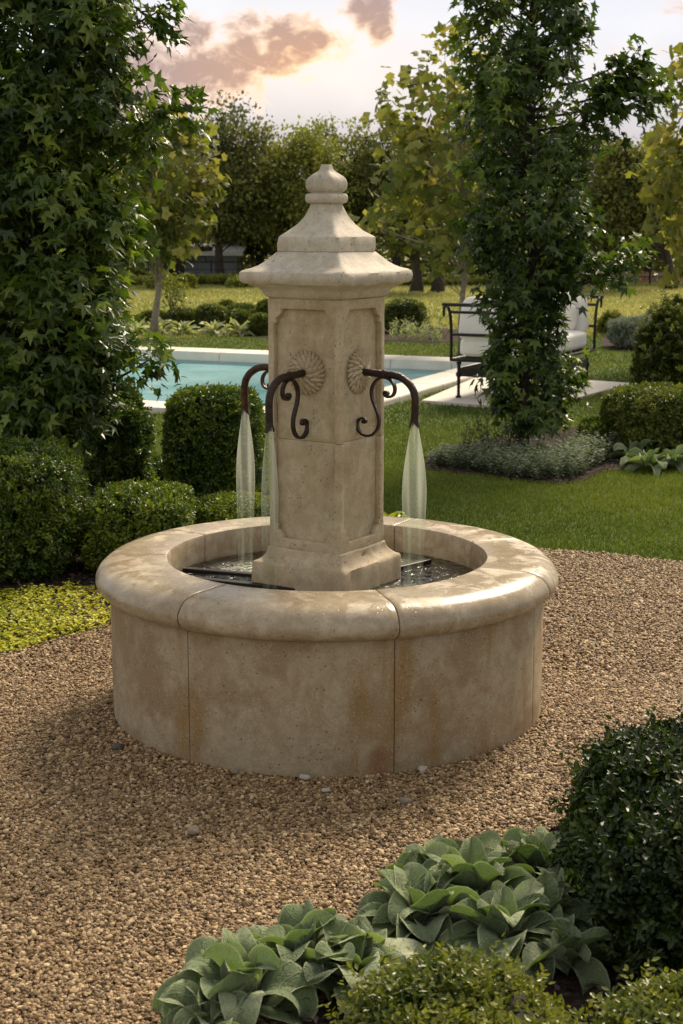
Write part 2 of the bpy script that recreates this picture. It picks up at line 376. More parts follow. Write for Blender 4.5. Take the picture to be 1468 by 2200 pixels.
# ---------------------------------------------------------------- ground layout
gp = lambda *a: [G(x, y).to_2d() for x, y in a]
C1, CF, CN = G(1030, 790), G(327, 762), G(335, 876)      # pool inner corner, a point on its far edge, a point on its near left edge
C2d, CFd, CNd = C1.to_2d(), CF.to_2d(), CN.to_2d()
e1 = (CFd - C2d).normalized()
R1 = (G(824, 838).to_2d() - C2d); e2 = (R1 - e1*R1.dot(e1)).normalized()     # away from the far edge, towards the camera
PW = (CNd - C2d).dot(e2); PL = 9.6
def pq(a, b): v = C2d + e1*a + e2*b; return (v.x, v.y)
print('pool', C1, 'e1', e1, 'e2', e2, 'width', PW, 'R1', R1)
pool = [pq(0, 0), pq(PL, 0), pq(PL, PW), pq(0, PW)]
CW = .42                                                    # coping width
poolo = [pq(-CW, -CW*1.2), pq(PL+CW, -CW*1.2), pq(PL+CW, PW+CW), pq(-CW, PW+CW)]
def sheet(name, outer, holes, z, mat, kind='structure'):
    bm = bmesh.new(); es = []
    for lp in [outer]+holes:
        vs = [bm.verts.new((p[0], p[1], z)) for p in lp]
        es += [bm.edges.new((vs[i], vs[(i+1) % len(vs)])) for i in range(len(vs))]
    bmesh.ops.triangle_fill(bm, edges=es, use_beauty=True)
    bmesh.ops.recalc_face_normals(bm, faces=bm.faces)
    for f in bm.faces:
        if f.normal.z < 0: f.normal_flip()
    me = bpy.data.meshes.new(name); bm.to_mesh(me); bm.free(); me.materials.append(mat)
    o = bpy.data.objects.new(name, me); link(o); o['kind'] = kind; return o
ground = sheet('ground', [(-900, -30), (900, -30), (900, 1500), (-900, 1500)], [pool], 0, M_FIELD)
lawnp = [(-14, -4), (14, -4), (14, 21.6), (6, 22.0), (0, 21.9), (-14, 21.5)]
lawn = sheet('lawn', lawnp, [pool], .004, M_LAWN)
gr_r = [G(x, y).to_2d() for x, y in ((1700, 1232), (1468, 1213), (1400, 1206), (1320, 1198), (1250, 1190), (1190, 1186), (1100, 1180), (900, 1180), (700, 1185), (520, 1215), (420, 1240), (330, 1265), (240, 1345), (200, 1357), (150, 1372), (80, 1395), (0, 1415), (-150, 1450), (-400, 1500))]
gravelp = [(3.2, 1.2), (3.2, 7.0)] + [(p.x, p.y) for p in gr_r] + [(-3.2, 1.2)]
gsheet = sheet('gravel_ground', gravelp, [], .008, M_GRAVEL)
# mulch beds
mulL = [(p.x, p.y) for p in gp((-700, 1240), (-300, 1180), (0, 1110), (170, 1060), (330, 1010), (450, 1030), (620, 1060), (700, 1110), (640, 1190), (520, 1222), (420, 1250), (330, 1275), (240, 1350), (0, 1415), (-400, 1480))]
mulR = [(p.x, p.y) for p in gp((915, 985), (915, 1010), (960, 1017), (1050, 1026), (1130, 1038), (1210, 1043), (1255, 1036), (1290, 1018), (1360, 1010), (1468, 1006), (1700, 1010), (1750, 930), (1500, 890), (1300, 905), (1190, 925), (1060, 945), (960, 965))]
mulF = [(-.20, 2.2), (-.22, 3.0), (-.12, 3.28), (.05, 3.35), (.20, 3.62), (.36, 3.82), (.56, 4.05), (.62, 4.4), (.9, 4.75), (1.6, 4.9), (2.4, 4.4), (2.4, 2.2)]
for i, (nm, pl) in enumerate((('mulch_bed', mulL), ('mulch_bed', mulR), ('mulch_bed', mulF))):
    sheet(nm, pl, [], .012, M_MULCH)
hosta_bed = [(p.x, p.y) for p in gp((150, 700), (300, 719), (450, 722), (560, 727), (700, 730), (930, 738), (1000, 735), (1000, 712), (900, 698), (700, 690), (500, 680), (200, 690))]
sheet('mulch_bed', hosta_bed, [], .008, M_MULCH)
silv_bed = [(p.x, p.y) for p in gp((1290, 745), (1320, 757), (1420, 757), (1700, 757), (1700, 700), (1450, 695), (1300, 715))]
sheet('mulch_bed', silv_bed, [], .008, M_MULCH)

# ---- gravel pebbles
ico = bmesh.new(); bmesh.ops.create_icosphere(ico, subdivisions=1, radius=1.0)
IV = np.array([v.co[:] for v in ico.verts]); IF = np.array([[v.index for v in f.verts] for f in ico.faces]); ico.free()
CX, CY = -.04827, 5.06468
def pebbles(name, n, region, zmin, zmax, size, label):
    Yv = np.sqrt(rs.uniform(zmin**2, zmax**2, n)); Xv = rs.uniform(-.25, .25, n)*(Yv+.35)
    jx = .035*snoise(np.stack([Xv, Yv, 0*Xv], 1), 9, 77, 3)+rs.normal(0, .012, n); ok = inpoly(Xv, Yv+jx, region) & (np.hypot(Xv-CX, Yv-CY) > .728)
    if region is gravelp: ok &= ~inpoly(Xv, Yv, [(-.08, 2.2), (-.1, 2.95), (.1, 3.2), (.3, 3.6), (.7, 4.1), (2.4, 4.1), (2.4, 2.2)])
    Xv, Yv = Xv[ok], Yv[ok]; n = len(Xv)
    s = size*np.exp(rs.normal(0, .28, n)); s = np.clip(s, .0028, .0125)
    ax = np.stack([s, s*rs.uniform(.6, .9, n), s*rs.uniform(.38, .62, n)], 1)
    a = rs.uniform(0, 2*pi, n); tl = rs.normal(0, .35, (n, 2))
    X1 = np.stack([np.cos(a), np.sin(a), tl[:, 0]], 1); X1 = nrm(X1)
    Z1 = nrm(np.stack([-tl[:, 0]*np.cos(a), -tl[:, 0]*np.sin(a), np.ones(n)], 1)+np.stack([tl[:, 1], tl[:, 1], 0*a], 1)); Y1 = nrm(np.cross(Z1, X1)); Z1 = np.cross(X1, Y1)
    P = np.stack([Xv, Yv, np.zeros(n)], 1)
    hump = snoise(P, 1.6, 5, 3)*.010
    P[:, 2] = .010 + ax[:, 2]*.6 + np.maximum(hump, -.003) + rs.uniform(0, .010, n)
    J = 1+rs.normal(0, .13, (n, 12))
    V_ = P[:, None]+ (IV[None, :, 0:1]*ax[:, None, 0:1]*X1[:, None]+IV[None, :, 1:2]*ax[:, None, 1:2]*Y1[:, None]+IV[None, :, 2:3]*ax[:, None, 2:3]*Z1[:, None])*J[:, :, None]
    F_ = (IF[None]+(np.arange(n)*12)[:, None, None]).reshape(-1, 3)
    t = np.clip(rs.beta(2.2, 2.6, n)+(rs.uniform(size=n) > .96)*.35, 0, 1)
    print(name, n)
    o = mesh_np(name, V_, F_, M_PEB, tint=np.repeat(t, 12)); tag(o, label, 'gravel', kind='stuff'); return o
pebbles('gravel', 235000, gravelp, 2.85, 5.4, .0056, 'loose tan pea gravel around the stone fountain')
pebbles('gravel', 190000, gravelp, 5.4, 7.95, .0060, 'tan pea gravel reaching back to the lawn edge')
# larger stones lying loose on the gravel
for i, (px, py, r, lb) in enumerate(((655, 1690, .013, 'white stone lying at the foot of the drum, beside its front joint'), (907, 1672, .014, 'pale rounded stone right of the drum front joint'),
        (505, 1678, .012, 'small buff stone at the left foot of the drum'), (415, 1808, .016, 'grey flat stone alone on the left gravel'), (870, 1742, .015, 'brown stone lying on the gravel in front of the drum'), (255, 1625, .016, 'dark stone touching the drum left foot'),
        (700, 1718, .010, 'small white chip on gravel in front of the drum'))):
    p = G(px, py); r_ = np.random.RandomState(i+50)
    ib = bmesh.new(); bmesh.ops.create_icosphere(ib, subdivisions=2, radius=r)
    for v in ib.verts: v.co = Vector((v.co.x*1.35, v.co.y, v.co.z*.62))*(1+.22*sin(v.co.x*260+i*2)*cos(v.co.y*230+i)+.08*random.uniform(-1, 1))
    c_ = (.55, .5, .43) if i in (0, 1, 6) else ((.30, .24, .18) if i != 5 else (.10, .08, .07))
    o = bm_obj('loose_stone', ib, mat_simple('loose_stone', c_, .8, 0, .15, 90, .4), smooth=True, loc=(p.x, p.y, .026+r*.3)); tag(o, lb, 'stone', 'larger stones lying on the gravel')
    o.rotation_euler = (0, 0, r_.uniform(0, 6))

# ---- mulch chips
def chips(region, n, L, label, zr, zz=.014):
    Yv = rs.uniform(zr[0], zr[1], n); Xv = rs.uniform(-.27, .27, n)*(Yv+.3); ok = inpoly(Xv, Yv, region); Xv, Yv = Xv[ok], Yv[ok]; n = len(Xv)
    P = np.stack([Xv, Yv, zz+rs.uniform(0, .02, n)], 1); a = rs.uniform(0, 6.28, n)
    D = np.stack([np.cos(a), np.sin(a), rs.normal(0, .25, n)], 1); N = np.stack([rs.normal(0, .4, n), rs.normal(0, .4, n), np.ones(n)], 1)
    V_, F_, k = leaves(T_Q, P, D, N, L*rs.uniform(.5, 1.5, n), .6)
    o = mesh_np('mulch_chips', V_, F_, M_CHIP, tint=np.repeat(rs.beta(1.6, 2.6, n), k)); tag(o, label, 'mulch', kind='stuff')
chips(mulL, 26000, .03, 'dark bark mulch under the left hedges', (5.9, 9.6))
chips(mulR, 16000, .03, 'dark bark mulch round the tree in the right bed', (9.5, 12.5))
chips(mulF, 9000, .025, 'dark bark mulch under the front plants', (2.4, 4.9))

# ---- grass
def blades(name, region, n, yr, hgt, wid, mat, label, excl=(), bias=1.0, xr=.27, dens=None):
    Yv = yr[0]+(yr[1]-yr[0])*rs.uniform(size=n)**bias; Xv = rs.uniform(-xr, xr, n)*(Yv+.3); jx = .035*snoise(np.stack([Xv, Yv, 0*Xv], 1), 9, 77, 3)+rs.normal(0, .010, n); ok = inpoly(Xv, Yv, region)
    for e in excl: ok &= ~inpoly(Xv, Yv+(jx if e is gravelp else 0), e)
    Xv, Yv = Xv[ok], Yv[ok]; n = len(Xv); P = np.stack([Xv, Yv, np.full(n, .003)], 1)
    D = np.stack([rs.normal(0, .45, n), rs.normal(0, .45, n), np.ones(n)], 1); a = rs.uniform(0, 6.28, n)
    N = np.stack([np.cos(a), np.sin(a), .2*np.ones(n)], 1)
    pt = snoise(P, .9, 8, 4)
    L = hgt*rs.uniform(.6, 1.3, n)*(1+.25*pt)
    V_, F_, k = leaves(T_BL, P, D, N, L, wid/L)
    t = np.clip(.42+.30*pt+.12*snoise(P, 5, 31, 3)+rs.normal(0, .2, n), 0, 1)
    o = mesh_np(name, V_, F_, mat, tint=np.repeat(t, k)); tag(o, label, 'grass', kind='stuff'); return o
slabp = [(p.x, p.y) for p in gp((905, 868), (1045, 877), (1150, 874), (1240, 861), (1357, 830), (1213, 820), (1020, 818))]
deckp = [pq(1.2, PW+CW-.01), pq(PL+CW, PW+CW-.01), pq(PL+CW, PW+1.75), pq(1.2, PW+1.75)]
# deck paving starts left of the tall box hedge
deckp = [pq(5.4, PW+CW+.004), pq(PL+CW, PW+CW+.004), pq(PL+CW, PW+CW+1.2), pq(5.4, PW+CW+1.2)]
EX = [gravelp, mulL, mulR, poolo, slabp, deckp]
blades('grass', lawnp, 210000, (7.2, 12.5), .026, .0055, L_GRASS, 'short mown lawn grass beyond the gravel', EX, 1.0)
blades('grass', lawnp, 130000, (12.5, 21.9), .034, .009, L_GRASS, 'short mown lawn grass around the pool', EX+[hosta_bed, silv_bed], 1.0)
blades('field_grass', [(-40, 21.8), (40, 21.8), (40, 60), (-40, 60)], 90000, (21.9, 40), .055, .022, L_DRY, 'dry yellow grass of the far field', [hosta_bed], 1.2, .25)

# ---- pool
pt_ = thing('swimming_pool', 'rectangular swimming pool with pale stone coping behind the fountain', 'pool', (C2d.x, C2d.y, 0))
def prism(bm, poly, z0, z1):
    vs = [bm.verts.new((p[0], p[1], z0)) for p in poly]; f = bm.faces.new(vs)
    r = bmesh.ops.extrude_face_region(bm, geom=[f]); 
    bmesh.ops.translate(bm, verts=[e for e in r['geom'] if isinstance(e, bmesh.types.BMVert)], vec=(0, 0, z1-z0))
def loc_(poly): return [(p[0]-C2d.x, p[1]-C2d.y) for p in poly]
bm = bmesh.new(); T0, T1 = -.05, .06
def pqs(lst): return loc_([pq(*a) for a in lst])
# coping slabs with open joints
nsl = 14
for i in range(nsl):
    a0 = -CW+(PL+2*CW)*i/nsl+.003; a1 = -CW+(PL+2*CW)*(i+1)/nsl-.003
    prism(bm, pqs([(a0, -CW*1.2), (a1, -CW*1.2), (a1, .02), (a0, .02)]), T0, T1)
    prism(bm, pqs([(a0, PW-.02), (a1, PW-.02), (a1, PW+CW), (a0, PW+CW)]), T0, T1)
k_ = max(3, int(PW/1.1))
for i in range(k_):
    b0 = .023+(PW-.046)*i/k_+.003; b1 = .023+(PW-.046)*(i+1)/k_-.003
    prism(bm, pqs([(-CW, b0), (.02, b0), (.02, b1), (-CW, b1)]), T0, T1)
    prism(bm, pqs([(PL-.02, b0), (PL+CW, b0), (PL+CW, b1), (PL-.02, b1)]), T0, T1)
bmesh.ops.bevel(bm, geom=[e for e in bm.edges], offset=.008, segments=2, affect='EDGES')
M_COP2 = mat_simple('pool_coping', (.72, .665, .58), .7, 0, .05, 4, .1)
bm_obj('coping', bm, M_COP2, pt_)
m_, t_ = new_mat('pool_tile'); co_ = t_.node('ShaderNodeTexCoord').outputs['Object']
br = t_.node('ShaderNodeTexBrick', {'Vector': co_, 'Color1': (.40, .62, .64, 1), 'Color2': (.36, .58, .62, 1), 'Mortar': (.28, .46, .48, 1), 'Scale': 1.0, 'Mortar Size': .006, 'Brick Width': .6, 'Row Height': .3})
cc_ = t_.mix(t_.rng(t_.noise(co_, .9, 4), .35, .65), (.25, .60, .64), (.45, .76, .78)); cc_ = t_.mix(.35, cc_, br.outputs['Color'])
b_ = t_.node('ShaderNodeBsdfPrincipled', {'Base Color': cc_, 'Roughness': .5}); fin(t_, b_.outputs[0]); M_TILE = m_
bm = bmesh.new(); q = loc_(pool); dz = -1.15
fl = [bm.verts.new((p[0], p[1], dz)) for p in q]; tp = [bm.verts.new((p[0], p[1], -.05)) for p in q]; bm.faces.new(fl)
for i in range(4): bm.faces.new((fl[i], fl[(i+1) % 4], tp[(i+1) % 4], tp[i]))
bmesh.ops.recalc_face_normals(bm, faces=bm.faces)
me = bpy.data.meshes.new('shell'); 
for f in bm.faces: f.normal_flip()
bm.to_mesh(me); bm.free(); me.materials.append(M_TILE); o = bpy.data.objects.new('shell', me); link(o, pt_)
# waterline band of pale tile, proud of the shell
bm = bmesh.new()
for (a0, b0, a1, b1) in ((.0, .006, PL, .006), (.006, PW, .006, 0), (PL, PW-.006, 0, PW-.006), (PL-.006, 0, PL-.006, PW)):
    p0 = loc_([pq(a0, b0)])[0]; p1 = loc_([pq(a1, b1)])[0]
    f = bm.faces.new([bm.verts.new((p0[0], p0[1], -.42)), bm.verts.new((p1[0], p1[1], -.42)), bm.verts.new((p1[0], p1[1], -.052)), bm.verts.new((p0[0], p0[1], -.052))])
bm_obj('tile_band', bm, mat_simple('waterline_tile', (.42, .52, .50), .4, 0, .06, 2), pt_)
bm = bmesh.new(); bm.faces.new([bm.verts.new((p[0], p[1], -.075)) for p in pool])
pw = bm_obj('pool_water', bm, M_PWATER); pw['kind'] = 'structure'
if pw.data.polygons[0].normal.z < 0: pw.data.flip_normals()
# paving
def slab_obj(name, poly, z0, z1, mat):
    bm = bmesh.new(); prism(bm, poly, z0, z1); bmesh.ops.bevel(bm, geom=[e for e in bm.edges], offset=.006, segments=1, affect='EDGES')
    o = bm_obj(name, bm, mat); o['kind'] = 'structure'; return o
slab_obj('patio_paving', slabp, -.02, .035, M_PAVE)
slab_obj('pool_deck', deckp, -.02, .055, M_PAVE)

# ---------------------------------------------------------------- fountain
FT = thing('stone_fountain', 'weathered limestone fountain with round basin and square pillar on the gravel', 'fountain', (CX, CY, 0))
AL = .56151
ANG = [-88, -34.8, 16.4, 66.8, 110, 153, 194, 235]            # joints, degrees from the camera side, positive to the right
COP = [(.537, .438), (.5345, .445), (.5345, .536), (.5375, .5425), (.544, .5445), (.60, .5445), (.66, .544), (.695, .5425), (.722, .5375), (.745, .527), (.762, .511), (.7725, .492), (.7735, .474), (.765, .457), (.750, .445), (.730, .4375)]
DRU = [(.560, .02), (.545, .05), (.545, .4365), (.7235, .4365), (.7265, .430), (.7265, .02)]
def seg(name, prof, a0, a1, gap, mat, tint, bev=.003):
    n = max(8, int((a1-a0)/1.6)); g = gap/.7; A = np.linspace(radians(a0)+g, radians(a1)-g, n+1); P = []
    pr = np.array(prof); inner = pr.mean(0)
    for i, a in enumerate(A):
        q_ = pr
        if i in (0, n): q_ = pr+(inner-pr)*np.minimum(1, bev/np.maximum(np.linalg.norm(inner-pr, axis=1), 1e-6))[:, None]
        for r, z in q_: P.append((r*sin(a), -r*cos(a), z))
    # extra ring just inside the ends gives the rounded arris
    P = np.array(P).reshape(n+1, len(prof), 3)
    def ring(a): return np.array([(r*sin(a), -r*cos(a), z) for r, z in prof])
    P = np.concatenate([P[:1], ring(A[0]+bev*1.2/.7)[None], P[1:-1], ring(A[-1]-bev*1.2/.7)[None], P[-1:]]); n = len(P)-1
    jit = snoise(P.reshape(-1, 3)+a0, 9, 11, 3).reshape(n+1, len(prof), 1)*.0016
    d = P.copy(); d[:, :, 2] = 0; d = nrm(d); P = P+d*jit
    m = len(prof); F_ = []
    for i in range(n):
        for k in range(m): F_.append((i*m+k, i*m+(k+1) % m, (i+1)*m+(k+1) % m, (i+1)*m+k))
    bm = bmesh.new(); vs = [bm.verts.new(p) for p in P.reshape(-1, 3)]
    for f in F_: bm.faces.new([vs[j] for j in f])
    bm.faces.new([vs[k] for k in range(m)]); bm.faces.new([vs[n*m+k] for k in range(m)][::-1])
    o = bm_obj(name, bm, mat, FT, True, radians(40))
    a_ = o.data.attributes.new('tint', 'FLOAT', 'POINT'); a_.data.foreach_set('value', np.full(len(o.data.vertices), tint, dtype=np.float32)); return o
tn = [.55, .5, .42, .95, .5, .45, .6, .7]; tc_ = [.5, .62, .5, .45, .55, .4, .7, .6]
for i in range(8):
    a0 = ANG[i]; a1 = ANG[(i+1) % 8]+(360 if i == 7 else 0)
    seg('coping_stone', COP, a0, a1, .0022, M_COPE, tc_[i]); seg('drum_panel', DRU, a0, a1, .0016, M_DRUM, tn[i])
# mortar ring behind the joints
bm = bmesh.new()
def lathe(bm, prof, n=96, close=True):
    rings = [[bm.verts.new((r*sin(2*pi*i/n), -r*cos(2*pi*i/n), z)) for r, z in prof] for i in range(n)]
    m = len(prof)
    for i in range(n):
        for k in range(m if close else m-1):
            bm.faces.new((rings[i][k], rings[i][(k+1) % m], rings[(i+1) % n][(k+1) % m], rings[(i+1) % n][k]))
lathe(bm, [(.5385, .443), (.5385, .539), (.69, .539), (.722, .533), (.757, .508), (.768, .484), (.757, .455), (.7215, .4395), (.7215, .03), (.549, .03), (.549, .43)])
bm_obj('mortar', bm, M_JOINT, FT, True, radians(40))
bm = bmesh.new(); bmesh.ops.create_circle(bm, cap_ends=True, radius=.56, segments=64, matrix=Matrix.Translation((0, 0, .20)))
bm_obj('basin_floor', bm, mat_simple('basin_floor', (.10, .105, .075), .8, 0, .2, 8), FT)
# bars in the basin
Rz = lambda a: Matrix.Rotation(a, 3, 'Z')
for (x0, y0, x1, y1) in ((-.50, .16, -.12, .02), (-.47, .02, -.10, -.14), (.16, .10, .36, .30)):
    bm = bmesh.new(); d_ = Vector((x1-x0, y1-y0, 0)); add_box(bm, ((x0+x1)/2, (y0+y1)/2, .4485), (d_.length, .03, .02), Rz(math.atan2(d_.y, d_.x)), .003)
    bm_obj('support_bar', bm, M_BLACK, FT)
# square pillar pieces
def px2a(py, hw): z = H(py, CY); return hw*(CY*cos(PIT)+(EYE-z)*sin(PIT))/FPX/1.379, z
RZ = pi+0.0
def sq_lathe(name, prof, mat, tint=.5, cr=.006, capt=True, wob=.0014, nseg=14, chip=.004):
    """square section lathe; prof list (half side, z), bottom to top; corners rounded; worn surface"""
    rings = []; csg = 4
    for j, (a, z) in enumerate(prof):
        r = min(cr, a*.5); pts = []
        for k in range(4):
            th = pi/4+k*pi/2; cxn, cyn = (1, 1) if k == 0 else ((-1, 1) if k == 1 else ((-1, -1) if k == 2 else (1, -1)))
            for s_ in range(csg+1):
                ph = k*pi/2+pi/2*s_/csg
                pts.append((cxn*(a-r)+r*cos(ph), cyn*(a-r)+r*sin(ph)))
            nx = (-1, 1) if k == 0 else ((-1, -1) if k == 1 else ((1, -1) if k == 2 else (1, 1)))
            if k == 0: p0, p1 = (a-r, a), (-(a-r), a)
            if k == 1: p0, p1 = (-a, a-r), (-a, -(a-r))
            if k == 2: p0, p1 = (-(a-r), -a), (a-r, -a)
            if k == 3: p0, p1 = (a, -(a-r)), (a, a-r)
            for s_ in range(1, nseg): pts.append((p0[0]+(p1[0]-p0[0])*s_/nseg, p0[1]+(p1[1]-p0[1])*s_/nseg))
        rings.append([(x, y, z) for x, y in pts])
    P = np.array(rings); n, m = P.shape[:2]
    c, s = cos(-AL), sin(-AL); R_ = np.array([[c, -s, 0], [s, c, 0], [0, 0, 1]]); P = P@R_.T
    fl_ = P.reshape(-1, 3); dr = fl_.copy(); dr[:, 2] = 0; dr = nrm(dr)
    nz = snoise(fl_, 30, 21, 4)*wob; nz -= np.maximum(snoise(fl_, 55, 33, 3)-.45, 0)*chip*2
    fl_ = fl_+dr*nz[:, None]; fl_[:, 2] += snoise(fl_, 24, 9, 3)*wob*.5
    bm = bmesh.new(); vs = [bm.verts.new(p) for p in fl_]
    for i in range(n-1):
        for k in range(m): bm.faces.new((vs[i*m+k], vs[i*m+(k+1) % m], vs[(i+1)*m+(k+1) % m], vs[(i+1)*m+k]))
    if capt: bm.faces.new([vs[(n-1)*m+k] for k in range(m)]); bm.faces.new([vs[k] for k in range(m)][::-1])
    o = bm_obj(name, bm, mat, FT, True, radians(42))
    a_ = o.data.attributes.new('tint', 'FLOAT', 'POINT'); a_.data.foreach_set('value', np.full(len(o.data.vertices), tint, dtype=np.float32)); return o
sq_lathe('plinth', [(.182, .20), (.184, .44), (.184, .48), (.184, .522), (.1805, .531), (.172, .535), (.165, .540), (.157, .548), (.151, .558), (.1475, .568), (.1465, .576), (.143, .579)], M_SHAFT, .38, .009, wob=.0035, chip=.010, nseg=24)
AS = .138; ZJ = H(951, CY-.14); ZT = H(645, CY-.19); print('shaft joint', ZJ, 'top', ZT)
RC = .019                                                      # depth of the panels
def shaft_core(name, z0, z1, a, tint, nz=14):
    return sq_lathe(name, [(a-.002, z0)]+[(a, z0+.003+(z1-z0-.006)*i/nz) for i in range(nz+1)]+[(a-.002, z1)], M_SHAFT, tint, .004, wob=.0007, chip=.002)
core_lo = shaft_core('pillar_block', .577, ZJ-.0005, AS-RC, .42); core_up = shaft_core('pillar_block', ZJ+.0005, ZT, AS-RC, .52)
def frame_relief(parent, z0, z1, side, top, th=RC, st=.0205):
    """raised border on one face of the pillar, its opening notched at the two outer corners"""
    a = AS; cu = bpy.data.curves.new('relief', 'CURVE'); cu.dimensions = '2D'; cu.fill_mode = 'BOTH'; cu.extrude = th/2-.0012; cu.bevel_depth = .0024; cu.bevel_resolution = 1
    def spl(pts):
        s_ = cu.splines.new('POLY'); s_.points.add(len(pts)-1); s_.use_cyclic_u = True
        for p, q_ in zip(s_.points, pts): p.co = (q_[0], q_[1], 0, 1)
    e = .0026; w_ = a-st; r = .036
    spl([(-a+e, z0+e), (a-e, z0+e), (a-e, z1-e), (-a+e, z1-e)])
    def arc(cx_, cz_, a0, a1): return [(cx_+r*cos(radians(a0+(a1-a0)*i/6)), cz_+r*sin(radians(a0+(a1-a0)*i/6))) for i in range(7)]
    if top:
        zt = z1-.030
        hole = [(-w_, z0-.02 if False else z0+.0001), (w_, z0+.0001), (w_, zt-r-.010)] + [(w_-.010+0, zt-r-.010)] + arc(w_+.002, zt+.004, 258, 190)[0:] + [(w_-r-.006, zt)] + [(-(w_-r-.006), zt)] + [(-x, y) for x, y in arc(w_+.002, zt+.004, 258, 190)[::-1]] + [(-(w_-.010), zt-r-.010), (-w_, zt-r-.010)]
    else:
        zb = z0+.030
        hole = [(-w_, z1-.0001), (w_, z1-.0001), (w_, zb+r+.010)] + [(w_-.010, zb+r+.010)] + arc(w_+.002, zb-.004, 102, 170) + [(w_-r-.006, zb), (-(w_-r-.006), zb)] + [(-x, y) for x, y in arc(w_+.002, zb-.004, 102, 170)[::-1]] + [(-(w_-.010), zb+r+.010), (-w_, zb+r+.010)]
    # the border is one U shaped outline (open at the joint between the two blocks)
    cu.splines.clear()
    if top: spl([(-a+e, z0+e), (-w_-e, z0+e)] + [(x, y+0) for x, y in hole[::-1][0:-2]] + [(w_+e, z0+e), (a-e, z0+e), (a-e, z1-e), (-a+e, z1-e)])
    else: spl([(-a+e, z1-e), (-w_-e, z1-e)] + [(x, y) for x, y in hole[::-1][0:-2]] + [(w_+e, z1-e), (a-e, z1-e), (a-e, z0+e), (-a+e, z0+e)])
    ob = bpy.data.objects.new('relief', cu); S.collection.objects.link(ob)
    dg = bpy.context.evaluated_depsgraph_get(); me = bpy.data.meshes.new_from_object(ob.evaluated_get(dg)); bpy.data.objects.remove(ob)
    # stand it up against the face
    th_ = -AL+side*pi/2
    M_ = Matrix.Rotation(th_, 4, 'Z') @ Matrix.Translation((0, -(a-th/2), 0)) @ Matrix.Rotation(pi/2, 4, 'X')
    me.transform(M_); me.materials.clear(); me.materials.append(M_SHAFT)
    bmx = bmesh.new(); bmx.from_mesh(me); bmesh.ops.remove_doubles(bmx, verts=bmx.verts, dist=.0001)
    long_ = [e_ for e_ in bmx.edges if e_.calc_length() > .05]; bmesh.ops.subdivide_edges(bmx, edges=long_, cuts=12)
    bmesh.ops.triangulate(bmx, faces=[f for f in bmx.faces if len(f.verts) > 4])
    P = np.array([v.co[:] for v in bmx.verts]); d = snoise(P, 40, 41+side, 3)*.0011
    n_ = Vector((sin(0), -1, 0)); n_.rotate(Euler((0, 0, th_)))
    for v, x in zip(bmx.verts, d): v.co += n_*float(x)
    bmx.to_mesh(me); bmx.free()
    for p in me.polygons: p.use_smooth = True
    me.set_sharp_from_angle(angle=radians(35))
    a_ = me.attributes.new('tint', 'FLOAT', 'POINT'); a_.data.foreach_set('value', np.full(len(me.vertices), .5, dtype=np.float32))
    o = bpy.data.objects.new('panel_border', me); link(o, parent); return o
for sd_ in range(4):
    frame_relief(core_up, ZJ+.0005, ZT-.001, sd_, True); frame_relief(core_lo, .578, ZJ-.0005, sd_, False)
# cap
capx = [(639, 125), (633, 136), (624, 141), (616, 150), (612, 166), (609, 169), (608, 180), (602, 187), (592, 190), (583, 187.5), (579, 180), (575, 163), (569, 148), (560, 133), (550, 120), (541, 108.5), (540, 104.8), (538.5, 107.4), (524, 107.6), (509, 107), (507, 104.5), (495, 84), (483, 67), (470, 54), (458, 46), (446, 40), (438, 37.5)]
sq_lathe('cap', [px2a(*p) for p in capx], M_CAP, .5, .010, wob=.0018, chip=.005)
finx = [(438, 37), (436, 44), (433, 47), (427, 48.5), (420, 47.5), (416.5, 45), (415, 36.5), (413.5, 36), (411, 41), (406, 45.5), (400, 47.4), (392, 47), (385, 44.5), (379, 38.5), (374, 31), (370, 23.5), (366, 18.5), (360, 15), (355, 13.5), (353, 12.5)]
sq_lathe('finial', [px2a(*p) for p in finx], M_CAP, .4, .009, wob=.0012, chip=.004, nseg=8)
